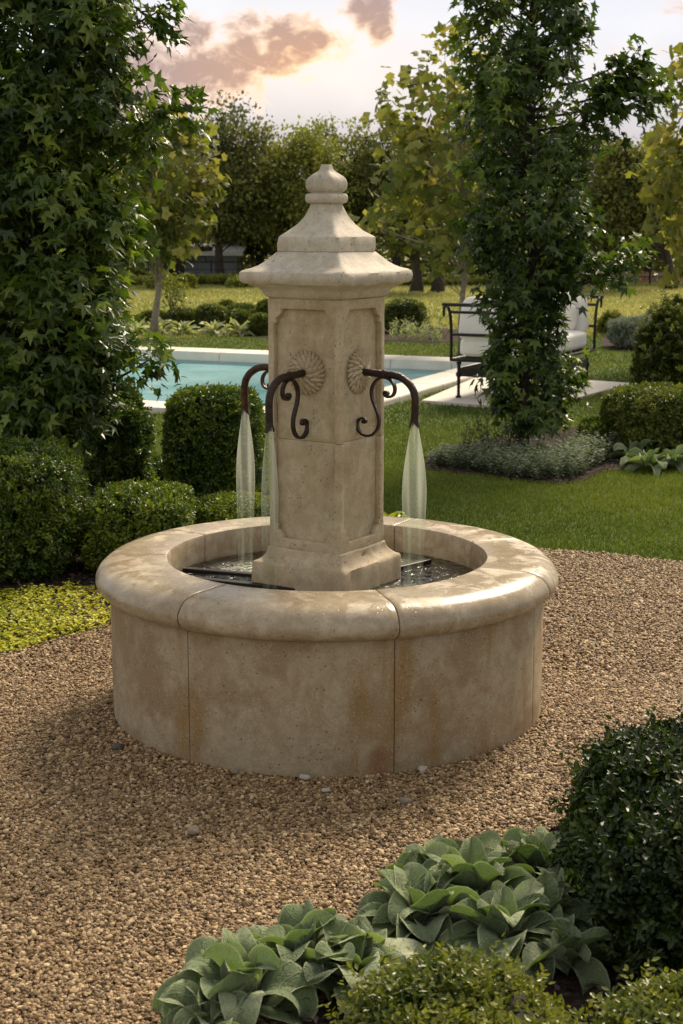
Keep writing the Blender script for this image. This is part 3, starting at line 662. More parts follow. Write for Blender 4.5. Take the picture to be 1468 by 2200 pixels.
# rosettes, spouts
FZ = 1.163
def to_face(side):
    return Matrix.Rotation(-AL+side*pi/2, 4, 'Z')          # local -Y is the outward normal of the face
def rosette(side):
    bm = bmesh.new(); y0 = -(AS-RC); r0 = .078
    n = 30
    rings = [[bm.verts.new((r*cos(2*pi*k/n), y0-h_, FZ+r*sin(2*pi*k/n))) for k in range(n)] for r, h_ in ((.066, -.004), (.066, .006), (.055, .013), (.035, .019), (.015, .022), (.003, .022))]
    for i in range(5):
        for k in range(n): bm.faces.new((rings[i][k], rings[i][(k+1) % n], rings[i+1][(k+1) % n], rings[i+1][k]))
    def petal(a, r1, r2, w_, h1, h2, tw):
        L_ = r2-r1; pts = []
        for u in range(6):
            t = u/5; rr = r1+L_*t; wd = w_*(sin(pi*min(1, t*.85+.12))**.6)*(1-.12*(u % 2)); hh = h1+(h2-h1)*t+.004*sin(pi*t)
            aa = a+tw*t
            row = []
            for s_, hz in ((-1, -.002), (-.5, .0015), (0, .0035), (.5, .0005), (1, -.003)):
                x = rr*cos(aa)-s_*wd*sin(aa); z = rr*sin(aa)+s_*wd*cos(aa); row.append(bm.verts.new((x, y0-hh-hz, FZ+z)))
            pts.append(row)
        for u in range(5):
            for k in range(4): bm.faces.new((pts[u][k], pts[u][k+1], pts[u+1][k+1], pts[u+1][k]))
    for k in range(26): petal(2*pi*k/26, .048, .079, .0085, .010, .006, .18)
    for k in range(15): petal(2*pi*(k+.4)/15, .026, .064, .0105, .018, .0145, .28)
    for k in range(9): petal(2*pi*(k+.2)/9, .012, .042, .0105, .023, .0205, .35)
    bmesh.ops.remove_doubles(bm, verts=bm.verts, dist=.00005)
    for v in bm.verts: v.co.x *= .93; v.co.z = FZ+(v.co.z-FZ)*.93
    bm.transform(to_face(side))
    o = bm_obj('rosette', bm, M_SHAFT, FT, True, radians(50))
    a_ = o.data.attributes.new('tint', 'FLOAT', 'POINT'); a_.data.foreach_set('value', np.full(len(o.data.vertices), .45, dtype=np.float32))
def pz(X, Y): return (0.0, -(AS-RC+.018)-(X-280)/892*.197, FZ-(Y-580)*.000189)
def spout(side, mat):
    P = smoothpath([pz(*p) for p in ((240, 578), (450, 588), (650, 600), (800, 605), (930, 635), (1060, 725), (1140, 840), (1172, 960), (1178, 1100), (1174, 1250), (1170, 1330))], 4)
    bm = bmesh.new(); Mx = to_face(side)
    add_tube(bm, P, .0124, 14, up=(1, 0, 0))
    add_tube(bm, [pz(628, 598), pz(636, 598), pz(668, 601), pz(680, 602)], [.0135, .0158, .0158, .0135], 14, up=(1, 0, 0))
    # split, flared mouth
    n = 24; x0, y0, z0 = pz(1170, 1325); rings = []
    for t in np.linspace(0, 1, 7):
        rg = []
        for k in range(n):
            a = 2*pi*k/n; sd_ = abs(cos(a)); dn = t*.030*(.25+.75*sd_**1.2); rr = .0124+.0085*(t**1.6)*sd_
            rg.append(bm.verts.new((x0+rr*sin(a)*(1-.15*t), y0+rr*cos(a), z0-dn)))
        rings.append(rg)
    for i in range(6):
        for k in range(n): bm.faces.new((rings[i][k], rings[i][(k+1) % n], rings[i+1][(k+1) % n], rings[i+1][k]))
    inn = [bm.verts.new(v.co*1.0+Vector((-(v.co.x-x0)*.22, -(v.co.y-y0)*.22, 0))) for v in rings[-1]]
    inn2 = [bm.verts.new((x0+(v.co.x-x0)*.6, y0+(v.co.y-y0)*.6, z0-.002)) for v in rings[-1]]
    for k in range(n):
        bm.faces.new((rings[-1][k], rings[-1][(k+1) % n], inn[(k+1) % n], inn[k])); bm.faces.new((inn[k], inn[(k+1) % n], inn2[(k+1) % n], inn2[k]))
    bm.transform(Mx)
    o = bm_obj('spout', bm, mat, FT, True, radians(50))
    sec = [(1, .55), (.55, .62), (-.55, .62), (-1, .55), (-1, -.55), (-.55, -.62), (.55, -.62), (1, -.55)]
    for pts in ([(655, 655), (600, 662), (530, 710), (470, 790), (440, 900), (450, 1010), (480, 1110), (530, 1230), (565, 1340), (570, 1450), (540, 1560), (470, 1650), (380, 1682), (280, 1660), (215, 1590), (192, 1500), (212, 1430), (270, 1385), (325, 1392), (350, 1430), (330, 1458), (308, 1440)],
                [(655, 655), (715, 668), (775, 705), (825, 780), (836, 870), (805, 950), (740, 985), (685, 970), (658, 930), (675, 898), (712, 905), (706, 930)]):
        Q = smoothpath([pz(*p) for p in pts], 3); n_ = len(Q)
        bm = bmesh.new(); rad = [.0068*(1 if i < n_*.8 else 1-.25*(i-n_*.8)/(n_*.2)) for i in range(n_)]
        add_tube(bm, Q, rad, section=sec, up=(1, 0, 0)); 
        e_ = Q[-1]; bmesh.ops.create_cone(bm, cap_ends=True, segments=12, radius1=.0065, radius2=.0065, depth=.0145, matrix=Matrix.Translation(e_) @ Matrix.Rotation(pi/2, 4, 'Y'))
        bm.transform(Mx); bm_obj('scroll', bm, mat, o, True, radians(40))
    # where the mouth ends, for the water
    return Mx @ Vector((x0, y0, z0))
mouths = []
for sd_, mt in ((0, M_IRON), (1, M_IRON), (2, M_IRON), (3, M_IRONB)):
    rosette(sd_); mouths.append(spout(sd_, mt))
# basin water and streams
bm = bmesh.new(); bmesh.ops.create_circle(bm, cap_ends=True, radius=.5448, segments=96)
bw = bm_obj('basin_water', bm, M_BWATER, loc=(CX, CY, .4475)); tag(bw, 'dark green water inside the round stone basin', 'water')
if bw.data.polygons[0].normal.z < 0: bw.data.flip_normals()
fm_ = NT(M_BWATER.node_tree); old = fm_.n['Mix Shader'] if 'Mix Shader' in fm_.n else None
fco = fm_.node('ShaderNodeTexCoord').outputs['Object']; facc = None
for sd_ in (0, 1, 2, 3):
    dv = fm_.node('ShaderNodeVectorMath', {0: fco, 1: (mouths[sd_].x, mouths[sd_].y, 0)}, operation='DISTANCE').outputs['Value']
    k_f = fm_.rng(dv, .02, .17, 1, 0); facc = k_f if facc is None else fm_.m('MAXIMUM', facc, k_f)
facc = fm_.m('MULTIPLY', facc, fm_.rng(fm_.noise(fco, 75, 4, .65, .5), .40, .62), clamp=True)
fdf = fm_.node('ShaderNodeBsdfDiffuse', {'Color': (.72, .72, .64, 1)})
fout = [n for n in fm_.n if n.bl_idname == 'ShaderNodeOutputMaterial'][0]; osrc = fout.inputs[0].links[0].from_socket
fmx = fm_.node('ShaderNodeMixShader', {0: fm_.m('MULTIPLY', facc, .65), 1: osrc, 2: fdf.outputs[0]}); fm_.l.new(fmx.outputs[0], fout.inputs[0])
def stream(mth, label, wv, drift):
    bm = bmesh.new(); n = 40; m = 56; rings = []
    zb = .4478
    for i in range(n+1):
        t = i/n; z = mth.z-.006+(zb-(mth.z-.006))*t
        sm = lambda x: (lambda y: y*y*(3-2*y))(max(0., min(1., x)))
        r = .0085+(wv-.0085)*sin(min(1., t/.42)*pi/2)**1.1; r *= 1-.22*sm((t-.38)/.5)
        rr = []
        for k in range(m):
            a = 2*pi*k/m; rk = r*(1+.07*sin(2*a+t*2)+.03*sin(3*a+t*3)); d_ = .62
            rr.append(bm.verts.new((mth.x+rk*cos(a)+drift[0]*t, mth.y+rk*d_*sin(a)+drift[1]*t, z)))
        rings.append(rr)
    for i in range(n):
        for k in range(m): bm.faces.new((rings[i][k], rings[i][(k+1) % m], rings[i+1][(k+1) % m], rings[i+1][k]))
    o = bm_obj('water_stream', bm, M_STREAM, smooth=True, loc=(CX, CY, 0)); tag(o, label, 'water stream', 'water streams falling from the spouts')
wl = ['water stream falling in front of the pillar left edge, from the nearest spout', 'water stream right of the pillar, against the green lawn', None, 'water stream farthest left, against the dark box shrub']
for sd_, ww, dr in ((0, .026, (-.004, .01)), (1, .038, (.0, .01)), (3, .031, (-.004, -.01))): stream(mouths[sd_], wl[sd_], ww, dr)
for p in mouths: print('mouth', p)

# ---------------------------------------------------------------- shrubs
def fol(name, mat, n_s, center, dims, p=2.4, leaf=.018, per=8, slen=.045, lump=.06, seed=0, parent=None, tm=T_OV, depth=.22, up=.25, zcut=-.95, tb=.45, tv=.2, spread=.9, wd=1.0, stray=.03):
    r = np.random.RandomState(seed+100)
    d = rdir(n_s*2, r); d = d[d[:, 2] > zcut][:n_s]; n = len(d)
    q_ = (np.abs(d)**p).sum(1)**(1/p); s = d/q_[:, None]
    ln = 1+lump*snoise(d*1.0, 3.0, seed, 3)+lump*.5*snoise(d, 9, seed+1, 2)
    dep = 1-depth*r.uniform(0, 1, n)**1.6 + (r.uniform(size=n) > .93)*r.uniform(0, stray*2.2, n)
    nr = nrm(np.sign(d)*np.abs(s)**(p-1)/np.array(dims))
    P = s*np.array(dims)*(ln*dep)[:, None]
    ax = nrm(nr+.55*r.normal(size=(n, 3))*.8+np.array([0, 0, up])); L_ = slen*r.uniform(.6, 1.4, n)
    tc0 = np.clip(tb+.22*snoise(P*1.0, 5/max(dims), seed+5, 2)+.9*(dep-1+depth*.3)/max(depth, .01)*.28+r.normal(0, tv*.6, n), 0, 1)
    kk = np.tile(np.arange(per), n); ii = np.repeat(np.arange(n), per); t = (kk+.5)/per
    a = r.uniform(0, 6.28, n)[ii]+kk*2.4
    A = ax[ii]; B1 = nrm(np.cross(A, np.array([.3, .2, .9]))); B2 = np.cross(A, B1)
    side = B1*np.cos(a)[:, None]+B2*np.sin(a)[:, None]
    PP = P[ii]-A*(L_[ii]*.8)[:, None]+A*(t*L_[ii])[:, None]+side*(.1*leaf)
    D = A*.55+side*spread+.2*r.normal(size=A.shape); N = A*1.0-side*.4+.25*r.normal(size=A.shape)+np.array([0, 0, .25])
    V_, F_, k = leaves(tm, PP+np.array(center), D, N, leaf*r.uniform(.7, 1.25, len(PP)), wd)
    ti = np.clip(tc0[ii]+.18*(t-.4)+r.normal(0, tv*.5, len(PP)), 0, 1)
    return mesh_np(name, V_, F_, mat, parent, tint=np.repeat(ti, k))
def core(center, dims, p, parent, seed, f=.78, name='dark_core'):  # solid dark blob painted in for the shaded inside of a shrub
    bm = bmesh.new(); bmesh.ops.create_icosphere(bm, subdivisions=4, radius=1)
    P = np.array([v.co[:] for v in bm.verts]); q_ = (np.abs(P)**p).sum(1)**(1/p); ln = f*(1+.09*snoise(P, 7, seed, 4)+.06*snoise(P, 22, seed, 2))
    P2 = P/q_[:, None]*ln[:, None]*np.array(dims)+np.array(center)
    for v, c_ in zip(bm.verts, P2): v.co = c_; v.co.z = max(v.co.z, -.005)
    return bm_obj(name, bm, M_TWIG, parent, True)
def shrub(name, label, cat, px, pyb, pyt, hwpx, mat, n_s, dy=None, p=3, leaf=.018, seed=1, group=None, Y=None, cfac=.8, xw=None, **kw):
    """px base centre, base row, top row and half width in the photograph"""
    Yb = ground_y(pyb) if Y is None else Y
    hw = hwpx*(Yb*cos(PIT)+1.3*sin(PIT))/FPX; dyy = dy or hw; Yc_ = Yb+dyy*.85; top = H(pyt, Yc_-dyy*.1); X = XA(px, Yc_, top*.5)
    t = thing(name, label, cat, (X, Yc_, 0), 0, group); dims = (hw, dyy, top/2*1.02); c_ = (0, 0, top/2*.98)
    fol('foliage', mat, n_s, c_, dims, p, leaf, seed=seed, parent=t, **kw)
    if cfac: core(c_, dims, p, t, seed, cfac)
    return t
GB = 'clipped box shrubs in the left bed'
shrub('box_hedge', 'large clipped box shrub at far left beside the golden creeper', 'hedge', 20, 1262, 962, 160, L_BOX, 8200, .40, 4.2, .021, 1, GB, lump=.05, tb=.42)
shrub('box_hedge', 'low flat topped box hedge between the far left shrub and the basin', 'hedge', 298, 1245, 1050, 118, L_BOX, 6500, .30, 3.6, .020, 2, GB, lump=.06, tb=.5)
shrub('box_hedge', 'lowest box hedge, right against the back of the stone basin', 'hedge', 500, 1200, 1072, 100, L_BOX, 5200, .22, 3.2, .020, 3, GB, lump=.07, tb=.55)
shrub('box_hedge', 'tallest clipped box shrub, left of the stone pillar by the pool', 'hedge', 462, 1150, 838, 106, L_BOX, 8000, .27, 5.5, .022, 4, GB, lump=.035, tb=.42, stray=.02)
shrub('box_hedge', 'dark low box mound left of the tallest box shrub', 'hedge', 312, 1085, 985, 82, L_GUM2, 3200, .25, 3, .022, 5, GB, tb=.25)
shrub('box_shrub', 'dark loose shrub below the crown of the left tree', 'shrub', 255, 1120, 840, 72, L_GUM2, 3600, .24, 2.4, .026, 6, tb=.35, lump=.16, stray=.10, cfac=.7)
shrub('box_shrub', 'small bright box tuft behind the basin left of the pillar', 'shrub', 552, 1150, 1045, 40, L_BOX, 1300, .10, 2.6, .020, 66, tb=.6, lump=.12)
GR = 'box shrubs in the right bed'
shrub('box_hedge', 'broad clipped box hedge at the right picture edge behind felted leaves', 'hedge', 1425, 985, 835, 122, L_BOXY, 7500, .42, 4, .026, 7, GR, lump=.05, tb=.5)
shrub('box_shrub', 'small dark box mound between the tree and the broad hedge', 'shrub', 1296, 975, 905, 54, L_BOX, 1800, .2, 2.6, .026, 8, GR, tb=.3, lump=.12)
shrub('evergreen_shrub', 'tall loose upright shrub behind the broad box hedge', 'shrub', 1462, 862, 662, 86, L_BOXY, 4600, .4, 2.2, .036, 9, GR, lump=.24, tb=.42, stray=.16, cfac=.6, up=.9)
shrub('silver_shrub', 'pale silver leaved shrub right of the daybed', 'shrub', 1366, 752, 682, 60, L_SILV, 3400, .4, 2.6, .035, 10, tm=T_NAR, lump=.12, per=9, slen=.07, tb=.5, wd=1.6)
shrub('green_shrub', 'open green shrub behind the silver shrub', 'shrub', 1445, 735, 655, 55, L_BOXY, 1500, .4, 2.2, .045, 11, lump=.3, tb=.55, stray=.3, cfac=0, depth=.7, up=.9)
shrub('green_shrub', 'small yellowish bush just right of the daybed end', 'shrub', 1312, 722, 672, 26, L_BOXY, 500, .2, 2.2, .05, 12, lump=.3, tb=.85, cfac=0, depth=.8)
GC = 'rounded box balls beyond the pool'
balls = [(330, 709, 668, 32, 'leftmost box ball beyond the pool, under the sapling'), (391, 710, 663, 33, 'box ball second from left beyond the pool'), (452, 711, 656, 38, 'largest box ball of the row beyond the pool, third from left'),
         (513, 713, 667, 29, 'box ball in the front row just left of the end ball'), (560, 722, 675, 26, 'front box ball partly hidden by the pillar left edge'), (488, 692, 647, 22, 'small box ball peeping over the row from behind'),
         (519, 695, 653, 38, 'wide low box ball in the back row'), (574, 697, 645, 22, 'back row box ball beside the pillar left edge')]
b0 = None
for i, (x, yb, yt, hw, lb) in enumerate(balls):
    shrub('box_ball', lb, 'shrub', x, yb, yt, hw, L_BOXY, 1500, None, 2.5, .034, 20+i, GC, per=7, slen=.06, lump=.07, tb=.5)
shrub('box_ball', 'big box ball beyond the pool, right of the pillar', 'shrub', 869, 716, 645, 46, L_BOXY, 2600, None, 3, .034, 31, GC, per=7, slen=.06, lump=.05, tb=.4)
# ---- rosette plants
def rosette_plant(name, label, cat, loc, R_, n, mat, L, Wd, rise, seed, group=None, cols=(.45, .2), grid=(9, 7), lift=0.0, ruff=.0, rot=0, part='leaves'):
    r = np.random.RandomState(seed); t = thing(name, label, cat, loc, 0, group); nu, nv = grid
    Vs = []; Fs = []; Ts = []; LU = []; base_i = 0
    for i in range(n):
        q_ = (i+.5)/n; a = i*2.39996+rot+r.normal(0, .25); el = radians(78-62*q_+r.normal(0, 9)); l = L*(.62+.5*q_**.6)*r.uniform(.85, 1.18); w_ = l*Wd*r.uniform(.85, 1.15)
        rad0 = R_*.10*q_; cx_, sy_ = cos(a), sin(a); org = np.array([cx_*rad0, sy_*rad0, lift+.01+.02*(1-q_)]); curl = r.uniform(.4, 2.2)*(.6+.9*q_); fold = r.uniform(.15, .8); tw = r.normal(0, .35); bendp = r.uniform(.35, .7)
        tt = np.clip(cols[0]+r.normal(0, cols[1]), 0, 1); x = 0; z = 0; e_ = el; spine = []
        for u in range(nu):
            spine.append((x, z, e_)); f_ = u/(nu-1); ds = l/(nu-1); x += ds*cos(e_); z += ds*sin(e_); e_ -= curl*1.35/(nu-1)*(2.0 if f_ > bendp else .55)
        und = r.uniform(0, 6.28); ua = r.uniform(.03, .08)*l
        for u in range(nu):
            f_ = u/(nu-1); wd_ = w_*.5*(max(0., sin(pi*(f_*.93+.035)**.80))**.75)*(1 if f_ < .97 else .5); sx_, sz_, se = spine[u]
            for v in range(nv):
                g = (v/(nv-1)*2-1); yy = g*wd_*cos(fold*abs(g)); up_ = abs(g)*wd_*sin(fold)*1.1 + ua*sin(f_*9+und+g*1.5)*abs(g)**1.5 - .004*(1-abs(g))**6
                ca, sa = cos(tw*f_), sin(tw*f_); yy, up_ = yy*ca-up_*sa, yy*sa+up_*ca
                X = sx_-sin(se)*up_; Z = sz_+cos(se)*up_
                Vs.append(org+np.array([X*cx_-yy*sy_, X*sy_+yy*cx_, Z])); Ts.append(tt+.10*abs(g)**3); LU.append((f_, g))
        for u in range(nu-1):
            for v in range(nv-1): b_ = base_i+u*nv+v; Fs.append((b_, b_+1, b_+nv+1, b_+nv))
        base_i += nu*nv
    V_ = np.array(Vs); V_[:, 2] = np.maximum(V_[:, 2], .002+lift*.2)
    mesh_np(part, V_, np.array(Fs), mat, t, tint=np.clip(Ts, 0, 1), smooth=True)
    for nm_, ci in (('lu', 0), ('lv', 1)):
        a_ = t.children[0].data.attributes.new(nm_, 'FLOAT', 'POINT'); a_.data.foreach_set('value', np.array(LU, dtype=np.float32)[:, ci].copy())
    return t
def mat_lamb():
    m, t = new_mat('felted_leaf'); co = t.node('ShaderNodeTexCoord').outputs['Object']; at = t.node('ShaderNodeAttribute', attribute_name='tint').outputs['Fac']
    c = t.ramp(at, [(0, (.036, .064, .022)), (.45, (.120, .168, .072)), (.8, (.25, .30, .155)), (1, (.48, .51, .33))])
    c = t.mix(t.m('MULTIPLY', t.rng(t.noise(co, 240, 3), .4, .7), .35), c, (.32, .36, .22))
    b = t.node('ShaderNodeBsdfPrincipled', {'Base Color': c, 'Roughness': .85, 'Specular IOR Level': .15, 'Sheen Weight': .35, 'Sheen Roughness': .5, 'Sheen Tint': (.9, .95, .75, 1)})
    vo = t.node('ShaderNodeTexVoronoi', {'Vector': t.node('ShaderNodeVectorMath', {0: co, 1: t.node('ShaderNodeTexNoise', {'Scale': 30.0}).outputs['Color']}, operation='MULTIPLY_ADD').outputs[0], 'Scale': 75.0}, feature='SMOOTH_F1')
    lu = t.node('ShaderNodeAttribute', attribute_name='lu').outputs['Fac']; lv = t.m('ABSOLUTE', t.node('ShaderNodeAttribute', attribute_name='lv').outputs['Fac'])
    ve = t.m('ABSOLUTE', t.m('SINE', t.m('ADD', t.m('MULTIPLY', t.m('SUBTRACT', lu, t.m('MULTIPLY', lv, .16)), 24.0), t.m('MULTIPLY', t.noise(co, 45, 2), 2.0))))
    vein = t.m('MAXIMUM', t.rng(ve, 0, .30, 1, 0), t.rng(lv, .02, .10, 1, 0)); rim = t.rng(lv, .86, 1.0)
    hh = t.m('SUBTRACT', t.m('ADD', t.m('MULTIPLY', vo.outputs['Distance'], -.7), t.m('MULTIPLY', t.noise(co, 420, 2), .2)), t.m('MULTIPLY', vein, .55))
    c = t.mix(t.m('MULTIPLY', vein, .45), c, t.mix(1, c, (1.35, 1.32, 1.25), 'MULTIPLY')); c = t.mix(t.m('MULTIPLY', rim, .7), c, (.48, .51, .32)); t.l.new(c, b.inputs['Base Color'])
    bp = t.node('ShaderNodeBump', {'Strength': .9, 'Distance': .006, 'Height': hh}); t.l.new(bp.outputs[0], b.inputs['Normal'])
    tl = t.node('ShaderNodeBsdfTranslucent', {'Color': t.mix(1, c, (1.3, 1.7, .5), 'MULTIPLY')})
    mx = t.node('ShaderNodeMixShader', {0: .15, 1: b.outputs[0], 2: tl.outputs[0]}); fin(t, mx.outputs[0]); return m
M_LAMB = mat_lamb()
GL = 'felted silver green rosettes at the front'
lam = [(520, 2170, .17, 20, 'front felted rosette at the bottom edge, nearest the picture left', .0), (640, 2105, .18, 24, 'large felted rosette with an upright folded crown, second from left', .3), (760, 2120, .15, 18, 'felted rosette between the big left rosette and the front box mound', .6),
       (900, 2010, .17, 22, 'felted rosette in the middle of the front row', .9), (1010, 1960, .19, 24, 'broad felted rosette at the back of the front row with arching leaves', 1.2), (1080, 2045, .17, 20, 'felted rosette just behind the front box mound', 1.5),
       (1160, 1905, .16, 18, 'farthest felted rosette beside the big dark box shrub', 1.8), (940, 1905, .12, 12, 'felted rosette reaching out over the gravel at the back left', 2.1), (450, 2215, .11, 14, 'low felted rosette cut by the bottom edge of the picture', 2.4), (1215, 2085, .115, 14, 'felted rosette in deep shade at the foot of the big dark box shrub', 3.1), (1165, 2010, .13, 16, 'shaded felted rosette under the big dark box shrub', 2.7)]
for i, (px, py, L, n, lb, rt) in enumerate(lam):
    p = G(px, py, .0); rosette_plant('felted_rosette', lb, 'plant', (p.x, p.y-.02, 0), .2, int(n*1.15), M_LAMB, L*1.04, .64, 1, 300+i, GL, (.5, .22), (15, 9), .012, 0, rt)
for px, py, L, n, lb, sd_ in ((1395, 1012, .24, 18, 'felted silver rosette in front of the broad right hedge', 41), (1448, 1008, .22, 16, 'felted silver rosette at the right picture edge', 42), (1362, 990, .20, 12, 'smaller felted rosette nearest the catmint bed', 43)):
    p = G(px, py); rosette_plant('felted_rosette', lb, 'plant', (p.x, p.y, 0), .2, n, M_LAMB, L, .42, 1, sd_, 'felted rosettes in the right bed', (.55, .2), (9, 5), .0)
for px, lb, sd_ in ((303, 'variegated rosette farthest left beyond the pool', 51), (343, 'variegated rosette under the leftmost box ball', 52), (396, 'variegated rosette third from left beyond the pool', 53), (463, 'variegated rosette under the largest box ball', 54), (517, 'variegated rosette nearest the pillar beyond the pool', 55)):
    p = G(px, 719+(px-300)*.012); rosette_plant('variegated_rosette', lb, 'plant', (p.x, p.y, 0), .2, 26, L_HOST, .30, .26, 1, sd_, 'variegated rosettes beyond the pool', (.6, .25), (6, 3))
p = G(838, 1108); p = Vector((XA(838, 6.3, .5), 6.3, 0))
rosette_plant('green_seedling', 'bright green seedling peeping over the back of the basin rim', 'plant', (XA(838, 6.6, .35), 6.6, .30), .1, 9, L_BOX, .13, .5, 1, 61, None, (.9, .1), (7, 5))
# ---- front box shrubs
def box_at(name, label, c_, dims, n_s, p, leaf, seed, tb=.45, mat=L_BOX, **kw):
    t = thing(name, label, 'shrub', (c_[0], c_[1], 0), 0, 'box shrubs in the front corner'); cc = (0, 0, c_[2])
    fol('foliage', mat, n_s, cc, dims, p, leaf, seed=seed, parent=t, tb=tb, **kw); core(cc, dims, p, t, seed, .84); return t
box_at('box_shrub', 'large dark rounded box shrub at the right front corner', (.965, 3.36, .205), (.415, .43, .235), 16500, 3.0, .0195, 71, .36, L_BOX_SHADED, per=9, slen=.06, lump=.09, stray=.07)  # low tint and darker leaf colour paint in this shrub's shade
box_at('box_shrub', 'low bright box mound at the bottom edge beside the felted leaves', (.235, 2.66, .105), (.205, .19, .125), 5600, 2.5, .0165, 72, .62, L_BOXY, per=9, slen=.045, lump=.17, stray=.13)
box_at('box_shrub', 'box mound cut off by the bottom right corner', (.68, 2.62, .115), (.20, .19, .145), 5200, 2.5, .0165, 73, .6, L_BOXY, per=9, slen=.045, lump=.17, stray=.13)
# ---- ground covers
def cover(name, label, cat, poly, n, yr, h, mat, tm, leaf, seed, tb=.5, per=7, up=.8, wd=1.0, humps=.5, hs=1.2):
    r = np.random.RandomState(seed); Yv = r.uniform(yr[0], yr[1], n*3); Xv = r.uniform(-.27, .27, n*3)*(Yv+.3); jj = snoise(np.stack([Xv, Yv, 0*Xv], 1), 3.5, seed+9, 3); ok = inpoly(Xv+.05*jj, Yv+.07*jj+r.normal(0, .02, n*3), poly); Xv, Yv = Xv[ok][:n], Yv[ok][:n]; n = len(Xv)
    P = np.stack([Xv, Yv, 0*Xv], 1); hm = 1+humps*snoise(P, hs, seed, 3); ht = h*np.clip(hm, .25, 2)*r.uniform(.35, 1, n)
    # lower towards the edge of the bed
    ii = np.repeat(np.arange(n), per); kk = np.tile(np.arange(per), n); t = (kk+1)/per; a = r.uniform(0, 6.28, n)[ii]+kk*2.4
    ax = nrm(np.stack([r.normal(0, .3, n), r.normal(0, .3, n), np.ones(n)], 1)); PP = P[ii]+ax[ii]*(ht[ii]*t)[:, None]+np.array([0, 0, .01])
    side = np.stack([np.cos(a), np.sin(a), 0*a], 1); D = side+np.array([0, 0, up])*r.uniform(.2, 1, len(a))[:, None]; N = np.array([0, 0, 1.])-side*.5+r.normal(0, .3, side.shape)
    V_, F_, k = leaves(tm, PP, D, N, leaf*r.uniform(.7, 1.3, len(PP)), wd); ti = np.clip(tb-.35+.55*t+.18*snoise(PP, 4, seed+2, 2)+r.normal(0, .16, len(PP)), 0, 1)
    o = mesh_np(name, V_, F_, mat, tint=np.repeat(ti, k)); tag(o, label, cat, kind='stuff'); return o
goldp = [(p.x, p.y) for p in gp((-350, 1330), (-100, 1300), (0, 1288), (60, 1277), (150, 1270), (250, 1272), (262, 1310), (238, 1352), (190, 1364), (120, 1380), (60, 1400), (0, 1412), (-300, 1455))]
cover('golden_creeper', 'bright yellow green creeping ground cover left of the basin', 'ground cover', goldp, 8500, (5.6, 7.4), .042, L_GOLD, T_Q, .0135, 81, .62, 6, .4, 1.6, .7, 3.0)
catp = [(p.x, p.y) for p in gp((915, 1006), (960, 1012), (1050, 1022), (1130, 1033), (1200, 1038), (1245, 1030), (1280, 1010), (1310, 985), (1280, 975), (1180, 990), (1060, 985), (960, 985), (918, 992))]
cover('catmint', 'grey green low catmint border in front of the right tree', 'ground cover', catp, 3600, (9.5, 11.2), .165, L_CAT, T_NAR, .030, 82, .6, 13, .6, 2.0, .45, 1.5)
cover('catmint', 'grey green catmint drift right of the tree trunk', 'ground cover', [(p.x, p.y) for p in gp((1180, 992), (1290, 1000), (1330, 980), (1320, 955), (1200, 970))], 1500, (9.9, 11.8), .17, L_CAT, T_NAR, .028, 83, .55, 13, .6, 2.0)
cover('low_flowers', 'pale feathery border plants beyond the pool right of the pillar', 'ground cover', [(p.x, p.y) for p in gp((838, 733), (950, 738), (950, 722), (838, 716))], 900, (19.5, 23), .20, L_HOST, T_NAR, .06, 84, .45, 10, 1.2, 1.2)
cover('wild_grass', 'uncut pale grass along the far metal fence', 'ground cover', [(-14, 38.9), (3.8, 38.9), (3.8, 40.2), (-14, 40.2)], 6000, (38.9, 40.2), .20, L_FAR2, T_NAR, .12, 85, .5, 7, 1.5, 1.5)
def stems(name, label, px, py, n, hpx, spread, seed, mat=L_STEM):
    r = np.random.RandomState(seed); b = G(px, py); t = thing(name, label, 'plant', b, 0, None); h = hpx*(b.y)/FPX; bm = bmesh.new(); LP = []; LD = []
    for i in range(n):
        x0, y0 = r.normal(0, spread*.3, 2); x1, y1 = x0+r.normal(0, spread), y0+r.normal(0, spread); hh = h*r.uniform(.55, 1)
        pts = [(x0+(x1-x0)*k/5, y0+(y1-y0)*k/5, hh*k/5) for k in range(6)]; add_tube(bm, pts, [.004*(1-k/7) for k in range(6)], 4)
        for k in range(14):
            f = r.uniform(.25, 1); LP.append((x0+(x1-x0)*f, y0+(y1-y0)*f, hh*f)); LD.append(rdir(1, r)[0])
    bm_obj('stem', bm, M_TWIG, t); LP = np.array(LP); LD = np.array(LD)
    V_, F_, k = leaves(T_Q, LP, LD, rdir(len(LP), r), .032*r.uniform(.6, 1.3, len(LP))); mesh_np('leaves', V_, F_, mat, t, tint=np.repeat(r.beta(2, 2, len(LP)), k)); return t
stems('flower_stalks', 'tall thin dry flower stalks left of the right tree trunk', 1045, 985, 9, 120, .10, 91)
stems('flower_stalks', 'single thin stalks at the left end of the catmint', 1000, 985, 4, 110, .04, 92)
stems('flower_stalks', 'brownish low stalks at the foot of the right tree', 1095, 975, 12, 70, .10, 93, L_CHIP if False else L_STEM)
stems('flower_stalks', 'dark seed heads beyond the pool left of the daybed', 940, 728, 12, 50, .22, 94)
stems('flower_stalks', 'thin stalk rising from the catmint in front of the trunk', 1152, 1010, 3, 90, .04, 95, L_CAT)

